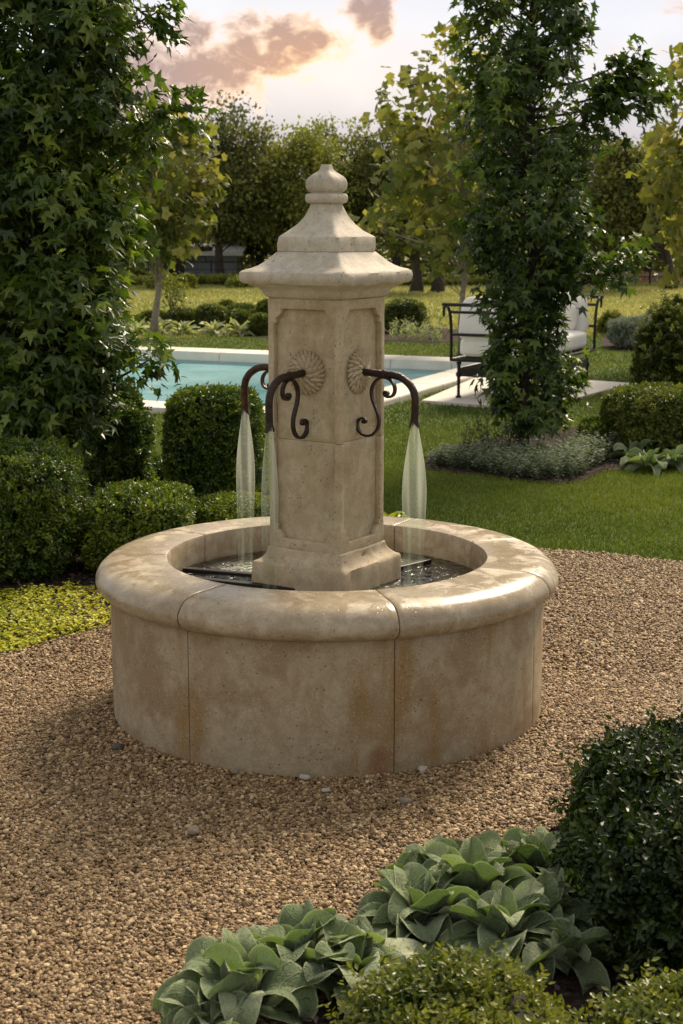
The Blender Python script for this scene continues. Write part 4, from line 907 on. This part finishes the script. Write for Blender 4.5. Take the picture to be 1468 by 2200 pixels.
# ---------------------------------------------------------------- trees
def tree_gum(name, label, pxt, Y, sil, top_z, mat, nclump, per, leaf, seed, lobes=(), shr=.05, csp=.07):
    """columnar tree; sil: (row, left px, right px) of its outline at distance Y"""
    r = np.random.RandomState(seed); X0 = XA(pxt, Y, 1.2); t = thing(name, label, 'tree', (X0, Y, 0), 0, None)
    zs = np.array([H(s[0], Y) for s in sil])[::-1]; lf = np.array([X0-XA(s[1], Y, H(s[0], Y)) for s in sil])[::-1]; rt = np.array([XA(s[2], Y, H(s[0], Y))-X0 for s in sil])[::-1]
    bm = bmesh.new(); zz = np.linspace(0, top_z, 26)
    tx = .02*np.sin(zz*2.1+seed); ty = .02*np.cos(zz*1.7)
    add_tube(bm, [(a, b, c) for a, b, c in zip(tx, ty, zz)], [max(.012, .044*(1-.75*c/top_z))*(1+.35*math.exp(-c*7)) for c in zz], 10)
    def trunk_at(z): return np.array([.02*sin(z*2.1+seed), .02*cos(z*1.7), z])
    C_ = []; LB = []
    zlo, zhi = zs[0], zs[-1]
    while len(C_) < nclump:
        z = r.uniform(zlo, zhi); th = r.uniform(0, 2*pi); l_, r_ = np.interp(z, zs, lf), np.interp(z, zs, rt); R_ = l_+(r_-l_)*(1+cos(th))/2; R_ *= 1+.10*sin(3*th+z*4+seed)+.07*sin(z*13+th)
        if r.uniform() > R_/max(lf.max(), rt.max())*1.0+.15: continue
        q_ = r.uniform(.25, 1)**.55; C_.append((max(R_-shr, .12)*q_*cos(th), max(R_-shr, .12)*q_*sin(th), z, .5+.5*q_))
    for (px, py, dy, n_, sp) in lobes:
        for k in range(n_):
            z = H(py, Y)+r.normal(0, sp*.8); C_.append((XA(px, Y, z)-X0+r.normal(0, sp), dy+r.normal(0, sp), z, 2+len(LB)))
        LB.append((XA(px, Y, H(py, Y))-X0, dy, H(py, Y)))
    C_ = np.array(C_)
    for lb_ in LB:
        e_ = np.array(lb_); s0 = trunk_at(max(lb_[2]-.30*abs(lb_[0]), .3)); md = s0*.45+e_*.55+np.array([0, 0, -.05])
        add_tube(bm, smoothpath([s0, md, e_], 4), [.013, .012, .011, .010, .009, .008, .006, .005, .004], 5, cap=False)
    for c_ in C_[::1]:
        if c_[3] > 1.5:
            L0 = np.array(LB[int(c_[3]-2)]); add_tube(bm, [L0*.85+trunk_at(L0[2])*.15, c_[:3]], [.004, .0018], 4, cap=False); continue
        z0 = max(c_[2]-.12-.55*math.hypot(c_[0], c_[1])*r.uniform(.6, 1.2), .28); s0 = trunk_at(min(z0, top_z-.05)); e_ = np.array(c_[:3]); md = (s0+e_)/2+np.array([0, 0, -.04])+r.normal(0, .02, 3)
        add_tube(bm, [s0, md, e_], [.0075, .0055, .0022], 4, cap=False)
    bm_obj('trunk', bm, M_BARK, t, True)
    n = len(C_)*per; ii = np.repeat(np.arange(len(C_)), per); off = np.clip(r.normal(0, 1, (n, 3)), -1.8, 1.8)*np.array([csp, csp, csp*1.15])
    P = C_[ii, :3]+off; P[:, 2] = np.maximum(P[:, 2], .2); out = P.copy(); out[:, 2] = 0; out = nrm(out)
    D = out*.7+r.normal(0, .55, (n, 3))+np.array([0, 0, -.35]); N = out*.55+np.array([0, 0, .8])+r.normal(0, .42, (n, 3))
    V_, F_, k = leaves(T_STAR, P, D, N, leaf*r.uniform(.6, 1.15, n), r.uniform(.8, 1.05, n))
    cn = np.clip(r.normal(.42, .17, len(C_)), 0, 1)
    ti = np.clip(cn[ii]+r.normal(0, .14, n)+.12*snoise(P, 2.5, seed, 2), 0, 1)
    mesh_np('crown', V_, F_, mat, t, tint=np.repeat(ti, k)); return t
silR = [(-160, 1040, 1240), (-60, 1010, 1270), (0, 1005, 1272), (60, 1000, 1265), (120, 975, 1280), (200, 965, 1330), (260, 965, 1330), (310, 975, 1320), (360, 1000, 1290), (450, 1000, 1290), (540, 1000, 1280), (600, 1005, 1250), (650, 1015, 1205), (700, 1045, 1210), (750, 1040, 1215), (800, 1035, 1245), (850, 1045, 1262), (890, 1070, 1230), (925, 1100, 1180)]
tree_gum('sweetgum_tree', 'dark green columnar sweetgum in the right bed, before the daybed', 1136, 11.0, silR, H(-170, 11.0), L_GUM2, 330, 19, .108, 501,
         [(1360, 170, 0, 9, .07), (1395, 205, .1, 5, .05), (1320, 200, 0, 9, .08), (1345, 130, 0, 4, .04), (1320, 575, -.1, 4, .06), (1345, 560, -.1, 3, .05), (1290, 585, 0, 3, .05)], .045, .06)
YL = 7.9
silL = [(-220, -120, 310), (-80, -165, 325), (0, -170, 330), (60, -175, 325), (95, -175, 295), (150, -175, 325), (200, -180, 350), (245, -180, 365), (300, -180, 335), (370, -180, 310), (450, -180, 340), (500, -180, 350), (550, -180, 318), (620, -175, 298), (700, -170, 308), (760, -165, 310), (830, -150, 285), (870, -90, 272), (905, -20, 255), (940, 40, 220)]
tree_gum('sweetgum_tree', 'tall columnar sweetgum filling the left of the picture behind the hedges', 108, YL, silL, H(-230, YL), L_GUM, 520, 23, .100, 502, [(370, 235, 0, 4, .04), (340, 25, 0, 4, .04), (325, 770, -.1, 3, .03)], .13, .062)
def tree_open(name, label, X0, Y, zc, rx, rz, h, mat, nclump, per, leaf, seed, tm, csp, bark, group=None, trunk_r=.05, fork=False, lean=(0, 0), tb=.5, clear=.25, lo=None, ry=None, dirn=.5):
    r = np.random.RandomState(seed); t = thing(name, label, 'tree', (X0, Y, 0), 0, group); bm = bmesh.new(); ry = ry or rx
    C_ = []
    k = 0
    while len(C_) < nclump and k < nclump*30:
        k += 1; d = rdir(1, r)[0]; q_ = r.uniform(.1, 1)**.42; f = 1+.22*snoise(d[None]*1.3, 2.2, seed, 3)[0]
        p_ = np.array([d[0]*rx, d[1]*ry, d[2]*rz])*q_*f+np.array([lean[0], lean[1], zc])
        if lo is not None and p_[2] < lo: continue
        C_.append(p_)
    C_ = np.array(C_); fz = zc-rz*(.75 if not fork else .9); fz = max(fz, .3)
    stems_ = [((0, 0), (lean[0]*.5, lean[1]*.5))] if not fork else [((-.10*trunk_r*20, 0), (-rx*.35, 0)), ((.1*trunk_r*20, 0), (rx*.35, .1))]
    for (b0_, b1_) in stems_:
        pts = [(b0_[0]+(b1_[0]-b0_[0])*f+.05*sin(f*7+seed), b0_[1]+(b1_[1]-b0_[1])*f, (zc+rz*.35)*f) for f in np.linspace(0, 1, 9)]
        add_tube(bm, pts, [trunk_r*(1-.72*f)*(1+.5*math.exp(-f*14)) for f in np.linspace(0, 1, 9)], 8)
    nl = 9
    for j in range(nl):                                           # main limbs
        c_ = C_[r.randint(len(C_))]; f = r.uniform(.35, .95); b_ = stems_[j % len(stems_)]
        s0 = np.array([b_[0][0]+(b_[1][0]-b_[0][0])*f, b_[0][1]+(b_[1][1]-b_[0][1])*f, (zc+rz*.35)*f]); m_ = (s0+c_)/2+r.normal(0, .06*rx, 3)
        add_tube(bm, smoothpath([s0, m_, c_], 3), [trunk_r*.42, trunk_r*.38, trunk_r*.33, trunk_r*.27, trunk_r*.2, trunk_r*.14, trunk_r*.08], 5, cap=False)
    for c_ in C_[:min(len(C_), 160)]:
        f = np.clip((c_[2]-.3*rz)/(zc+rz*.35), .3, .97)*r.uniform(.75, 1); b_ = stems_[0 if c_[0] < 0 or not fork else 1]
        s0 = np.array([b_[0][0]+(b_[1][0]-b_[0][0])*f, b_[0][1]+(b_[1][1]-b_[0][1])*f, (zc+rz*.35)*f]); m_ = (s0+c_)/2+r.normal(0, .07*rx, 3)
        add_tube(bm, [s0, m_, c_], [trunk_r*.16, trunk_r*.12, trunk_r*.05], 4, cap=False)
    bm_obj('trunk', bm, bark, t, True)
    n = len(C_)*per; ii = np.repeat(np.arange(len(C_)), per); P = C_[ii]+r.normal(0, 1, (n, 3))*csp*np.array([1, 1, .75]); P[:, 2] = np.maximum(P[:, 2], .3)
    out = nrm(P-np.array([lean[0], lean[1], zc])); D = out*dirn+r.normal(0, .7, (n, 3))+np.array([0, 0, -.15]); N = out*.4+np.array([0, 0, .6])+r.normal(0, .6, (n, 3))
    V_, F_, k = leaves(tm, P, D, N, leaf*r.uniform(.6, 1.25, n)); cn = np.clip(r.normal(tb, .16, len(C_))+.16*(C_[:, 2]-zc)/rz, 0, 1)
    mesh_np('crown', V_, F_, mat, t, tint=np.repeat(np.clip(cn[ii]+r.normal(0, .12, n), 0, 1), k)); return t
def ptree(name, label, px, pyb, cy, hwpx, hhpx, mat, nclump, per, leaf, seed, tm, bark, Y=None, **kw):
    Y = Y or ground_y(pyb); s_ = Y/FPX*1.0; X = XA(px, Y, 1.6); zc = H(cy, Y)
    csp = kw.pop('csp', .2)
    return tree_open(name, label, X, Y, zc, hwpx*s_, hhpx*s_, 0, mat, nclump, per, leaf, seed, tm, csp*hwpx*s_, bark, **kw)
GS = 'yellowing sycamores round the pool'
ptree('sycamore_tree', 'yellowing sycamore with a pale trunk behind the daybed', 1005, 0, 340, 165, 270, L_SYC, 125, 15, .155, 601, T_MAPLE, M_BARKL, Y=19.0, group=GS, csp=.13, trunk_r=.04, tb=.5, lo=1.1, lean=(-.22, 0))
ptree('sycamore_tree', 'yellowing sycamore showing behind the left sweetgum', 330, 0, 400, 105, 190, L_SYC, 95, 15, .17, 602, T_MAPLE, M_BARKL, Y=21.5, group=GS, csp=.16, trunk_r=.05, tb=.42, lo=.8, lean=(.15, 0))
ptree('sycamore_tree', 'yellowing sycamore at the right picture edge', 1545, 0, 345, 160, 270, L_SYC, 130, 15, .16, 603, T_MAPLE, M_BARKL, Y=17.5, group=GS, csp=.13, trunk_r=.05, tb=.6, lo=1.05)
ptree('sapling', 'slender light green sapling at the left end of the box balls', 368, 0, 628, 32, 42, L_BOXY, 40, 12, .055, 604, T_OV, M_BARK, Y=23.6, csp=.25, trunk_r=.012, tb=.95)
GT = 'trees along the far edge of the field'
far = [  # px, base row, crown centre row, half width, half height, material, forked, lean, tint, label
 (470, 0, 385, 105, 150, L_FAR, False, .3, .38, 'dark olive tree left of the stone cap, with bare limbs showing', 41.0),
 (640, 0, 400, 100, 135, L_FAR2, True, 0, .62, 'light olive green tree directly behind the stone finial', 42.0),
 (742, 0, 415, 75, 130, L_FAR2, False, 0, .45, 'rounded green tree just right of the stone finial', 43.5),
 (850, 0, 400, 85, 130, L_FAR, False, 0, .35, 'dark sparse tree left of the pale sycamore', 42.5),
 (918, 628, 440, 90, 120, L_FAR, True, 0, .45, 'forked trunk tree standing forward on the field', None),
 (1040, 0, 410, 95, 140, L_FAR, False, 0, .4, 'far tree hidden behind the pale sycamore trunk', 43.0),
 (1180, 0, 420, 110, 130, L_FAR2, False, 0, .35, 'far tree hidden behind the right sweetgum', 42.0),
 (1287, 613, 440, 90, 125, L_FAR, False, .2, .5, 'dark trunked far tree before the wooden fence', None),
 (1400, 0, 405, 100, 110, L_FAR2, False, 0, .5, 'pale green far tree above the wooden fence', 43.0),
 (1452, 622, 440, 90, 115, L_FAR, False, -1.2, .45, 'leaning dark trunked tree at the right end of the field', None),
 (345, 0, 420, 100, 140, L_FAR, False, 0, .4, 'far tree behind the left sycamore', 42.5),
 (205, 0, 400, 110, 150, L_FAR2, False, 0, .4, 'far tree hidden behind the left sweetgum', 42.0),
 (60, 0, 400, 120, 150, L_FAR, False, 0, .4, 'far tree at the left picture edge', 43.0),
 (560, 0, 445, 85, 105, L_FAR, False, 0, .25, 'low dark tree between the two olive trees', 45.0),
 (-120, 0, 400, 120, 150, L_FAR2, False, 0, .4, 'far tree just outside the left edge', 42.0),
 (1600, 0, 400, 120, 150, L_FAR2, False, 0, .4, 'far tree just outside the right edge', 42.0)]
for i, (px, yb, cy, hw, hh, mt, fk, ln, tb, lb, Yf) in enumerate(far):
    ptree('field_tree', lb, px, yb or 615, cy, hw, hh, mt, 130, 85, .125, 700+i, T_Q, M_BARK, Y=Yf, group=GT, csp=.17, trunk_r=.12, fork=fk, lean=(ln, 0), tb=tb, lo=1.1 if Yf is None else .7)
# undergrowth behind the fence, beyond counting
r_ = np.random.RandomState(9); n = 60000; P = np.stack([r_.uniform(-22, 22, n), r_.uniform(44.5, 52, n), r_.uniform(0, 1, n)**1.2*3.1], 1); P[:, 2] *= 1+.25*snoise(P, .5, 4, 3)
V_, F_, k = leaves(T_Q, P, rdir(n, r_), rdir(n, r_), .19*r_.uniform(.6, 1.3, n)); o = mesh_np('far_woods', V_, F_, L_FAR, tint=np.repeat(np.clip(r_.normal(.22, .13, n), 0, 1), k)); tag(o, 'dark tangled wood behind the far fences', 'woods', kind='stuff')

# ---------------------------------------------------------------- far shed and fences
def shed():
    Y = 43.8; x0, x1 = XA(330, Y, 1), XA(512, Y, 1); t = thing('metal_shed', 'grey corrugated metal shed with a pale roof behind the dark fence', 'shed', ((x0+x1)/2, Y, 0)); w_ = x1-x0; zt = H(541, Y)
    bm = bmesh.new(); n = 46
    pts = [(-w_/2+w_*i/n, -.9+(.03 if i % 2 else 0)) for i in range(n+1)]
    vs = [[bm.verts.new((x, y, z)) for x, y in pts] for z in (-.02, zt)]
    for i in range(n): bm.faces.new((vs[0][i], vs[0][i+1], vs[1][i+1], vs[1][i]))
    for xx in (-w_/2, w_/2): f = bm.faces.new([bm.verts.new(q_) for q_ in ((xx, -.89, -.02), (xx, 1.2, -.02), (xx, 1.2, zt), (xx, -.89, zt))])
    bm_obj('wall', bm, mat_simple('shed_metal', (.23, .26, .31), .5, .3, .1, 1), t)
    bm = bmesh.new(); add_box(bm, (0, .1, zt+.09), (w_+.4, 2.6, .05), Matrix.Rotation(radians(4), 3, 'X'), .01); add_box(bm, (0, -1.2, zt-.03), (w_+.4, .04, .10)); bm_obj('roof', bm, mat_simple('shed_roof', (.62, .63, .66), .5, .1, .05, 1), t)
    bm = bmesh.new(); add_box(bm, (-w_*.22, -.93, .45), (w_*.24, .04, .95)); add_box(bm, (-w_*.22, -.955, .90), (w_*.26, .03, .06)); bm_obj('door', bm, M_BLACK, t)
    bm = bmesh.new(); add_box(bm, (w_*.13, -.93, .78), (w_*.2, .04, .25)); add_box(bm, (w_*.13, -.955, .78), (.03, .02, .25)); bm_obj('window', bm, M_BLACK, t)
shed()
Yf = 40.3; fe = thing('metal_fence', 'thin dark metal ranch fence between field and shed', 'fence', (-2.5, Yf, 0)); zt = H(563, Yf)
bm = bmesh.new(); bmr = bm
for zz in (zt, zt*.66, zt*.34): add_tube(bm, [(-9, 0, zz), (10.5, 0, zz)], .018 if zz == zt else .008, 6)
bm_obj('rail', bm, M_BLACK, fe)
for i in range(25):
    bm = bmesh.new(); x = -9+i*.8125; add_tube(bm, [(x, 0, 0), (x, 0, zt+.03)], .022, 6); bmesh.ops.create_cone(bm, cap_ends=True, segments=6, radius1=.03, radius2=.012, depth=.03, matrix=Matrix.Translation((x, 0, zt+.045))); bm_obj('post', bm, M_BLACK, fe)
Yw = 41.2; wf = thing('wooden_fence', 'weathered reddish wooden fence with cross braces beyond the field, right', 'fence', (XA(1370, Yw, .5), Yw, 0)); zw = H(583, Yw)
M_WOOD = mat_simple('fence_wood', (.42, .20, .11), .85, 0, .2, 2, .3, .2, (.26, .17, .12)); M_WOOD2 = mat_simple('fence_brace', (.34, .28, .23), .85, 0, .15, 4)
for i in range(5):
    bm = bmesh.new()
    for k in range(10): add_box(bm, (-2.6+i*1.15+k*.112, .03, zw/2+random.uniform(-.015, .015)), (.095, .018, zw*.97))
    bm_obj('board_panel', bm, M_WOOD, wf)
    bm = bmesh.new(); c0 = -2.6+i*1.15+.50
    for sg in (-1, 1):
        add_box(bm, (c0+sg*.26, -.0, zw*.36), (.64, .02, .05), Matrix.Rotation(sg*-.55, 3, 'Y'))
    add_box(bm, (c0, -.023, zw*.68), (1.1, .02, .05)); bm_obj('brace', bm, M_WOOD2, wf)
    bm = bmesh.new(); add_box(bm, (c0-.56, -.03, zw*.53), (.08, .08, zw*1.06), bev=.01); bm_obj('post', bm, M_WOOD2, wf)
for px, py, yt, hw, lb, sd_ in ((345, 622, 590, 28, 'olive bush at the foot of the fence, left one', 901), (398, 622, 593, 22, 'olive bush at the foot of the fence, right one', 902), (515, 620, 600, 22, 'low bush by the fence left of the stone cap', 903)):
    shrub('field_bush', lb, 'bush', px, py, yt, hw, L_FAR2, 700, None, 2.2, .10, sd_, 'bushes by the far fence', tm=T_Q, per=6, slen=.12, lump=.2, tb=.6)

# ---------------------------------------------------------------- daybed
gam = radians(27); u_ = Vector((sin(gam), cos(gam))); w__ = Vector((cos(gam), -sin(gam)))
Lp = Vector((1.00, 14.04)); LEN, WID = 1.66, .82
cen = Lp+u_*LEN/2+w__*WID/2; DB = thing('daybed', 'black iron daybed with white cushions on the paving behind the right tree', 'daybed', (cen.x, cen.y, .035), math.atan2(u_.y, u_.x))
hl, hw = LEN/2, WID/2                                          # local +x far end, local +y screen left side
bm = bmesh.new(); zr = .355
add_tube(bm, [(-hl, -hw, zr), (-hl, hw, zr)], .016, 8); add_tube(bm, [(hl, -hw, zr), (hl, hw, zr)], .016, 8)
add_tube(bm, [(-hl, -hw, zr), (hl, -hw, zr)], .016, 8); add_tube(bm, [(-hl, hw, zr), (hl, hw, zr)], .016, 8)
for k in range(9): add_box(bm, (-hl+LEN*(k+1)/10, 0, zr), (.04, WID-.02, .012))
bm_obj('seat_frame', bm, M_BLACK, DB, True, radians(40))
prof = [(0, .345), (0, .50), (.006, .62), (.022, .72), (.055, .80), (.105, .845), (.15, .85), (.178, .83), (.182, .79), (.178, .755)]
def pe(x, sg): return (sg*(hl+x))
for sg in (-1, 1):
    bm = bmesh.new()
    for yy in (-hw, hw):
        add_tube(bm, smoothpath([(pe(x, sg), yy, z) for x, z in prof], 3), [.015]*(3*(len(prof)-1)-5)+[.013, .013, .012, .011, .010, .008], 8)
    for x, z, r in ((.145, .862, .017), (.05, .79, .014), (.003, .585, .014)): add_tube(bm, [(pe(x, sg), -hw-(.03 if z > .85 else 0), z), (pe(x, sg), hw+(.03 if z > .85 else 0), z)], r, 8)
    bm_obj('end_frame', bm, M_BLACK, DB, True, radians(40))
for sx_ in (-1, 1):
    for sy_ in (-1, 1):
        bm = bmesh.new(); x, y = sx_*(hl-.09), sy_*(hw-.04)
        pr = [(.0, .026), (.012, .028), (.022, .016), (.05, .014), (.19, .016), (.20, .025), (.215, .027), (.23, .025), (.24, .016), (.30, .016), (.315, .024), (.345, .022)]
        add_tube(bm, [(x, y, z) for z, r in pr], [r for z, r in pr], 10); bm_obj('leg', bm, M_BLACK, DB, True, radians(50))
bm = bmesh.new(); add_box(bm, (0, -hw+.04, .235), (LEN-.2, .018, .075)); add_box(bm, (0, hw-.04, .235), (LEN-.2, .018, .075)); add_box(bm, (-hl+.09, 0, .235), (.018, WID-.1, .075)); add_box(bm, (hl-.09, 0, .235), (.018, WID-.1, .075))
bm_obj('apron', bm, M_BLACK, DB)
def cushion(name, c_, s_, rot, puff=.25, seed=0, e=5):
    bm = bmesh.new(); bmesh.ops.create_cube(bm, size=2); bmesh.ops.subdivide_edges(bm, edges=bm.edges, cuts=11, use_grid_fill=True)
    P = np.array([v.co[:] for v in bm.verts]); n_ = (np.abs(P)**e).sum(1)**(1/e); Q = P/n_[:, None]
    Q[:, 2] *= (1-puff)+puff*(1-np.abs(Q[:, 0])**2.5)*(1-np.abs(Q[:, 1])**2.5)+puff*.3
    Q = Q*np.array(s_)/2; Q += nrm(Q)*(snoise(Q, 11, seed, 3)*.006)[:, None]
    M_ = Matrix.Translation(c_) @ rot.to_4x4()
    for v, q_ in zip(bm.verts, Q): v.co = M_ @ Vector(q_)
    # piping seam
    return bm_obj(name, bm, M_FAB, None, True)
def put(o): o.parent = DB; return o
I3 = Matrix.Identity(3)
put(cushion('seat_cushion', (0, 0, .465), (LEN-.03, WID-.03, .19), I3, .12, 1, 7))
for sg in (-1, 1):
    R_ = Matrix.Rotation(sg*radians(90-18), 3, 'Y')
    put(cushion('end_cushion', (sg*(hl-.125), 0, .715), (.42, WID-.08, .13), R_, .3, 3+sg, 6))
R_ = Matrix.Rotation(radians(12), 3, 'Z') @ Matrix.Rotation(radians(90-28), 3, 'Y')
tp_ = cushion('throw_pillow', (hl-.30, -.10, .69), (.36, .42, .15), R_, .6, 8, 3.2); tp_.matrix_world = DB.matrix_basis.copy()
tag(tp_, 'small white square pillow leaning at the right end of the daybed', 'pillow')
print('verts', sum(len(o.data.vertices) for o in S.objects if o.type == 'MESH'))
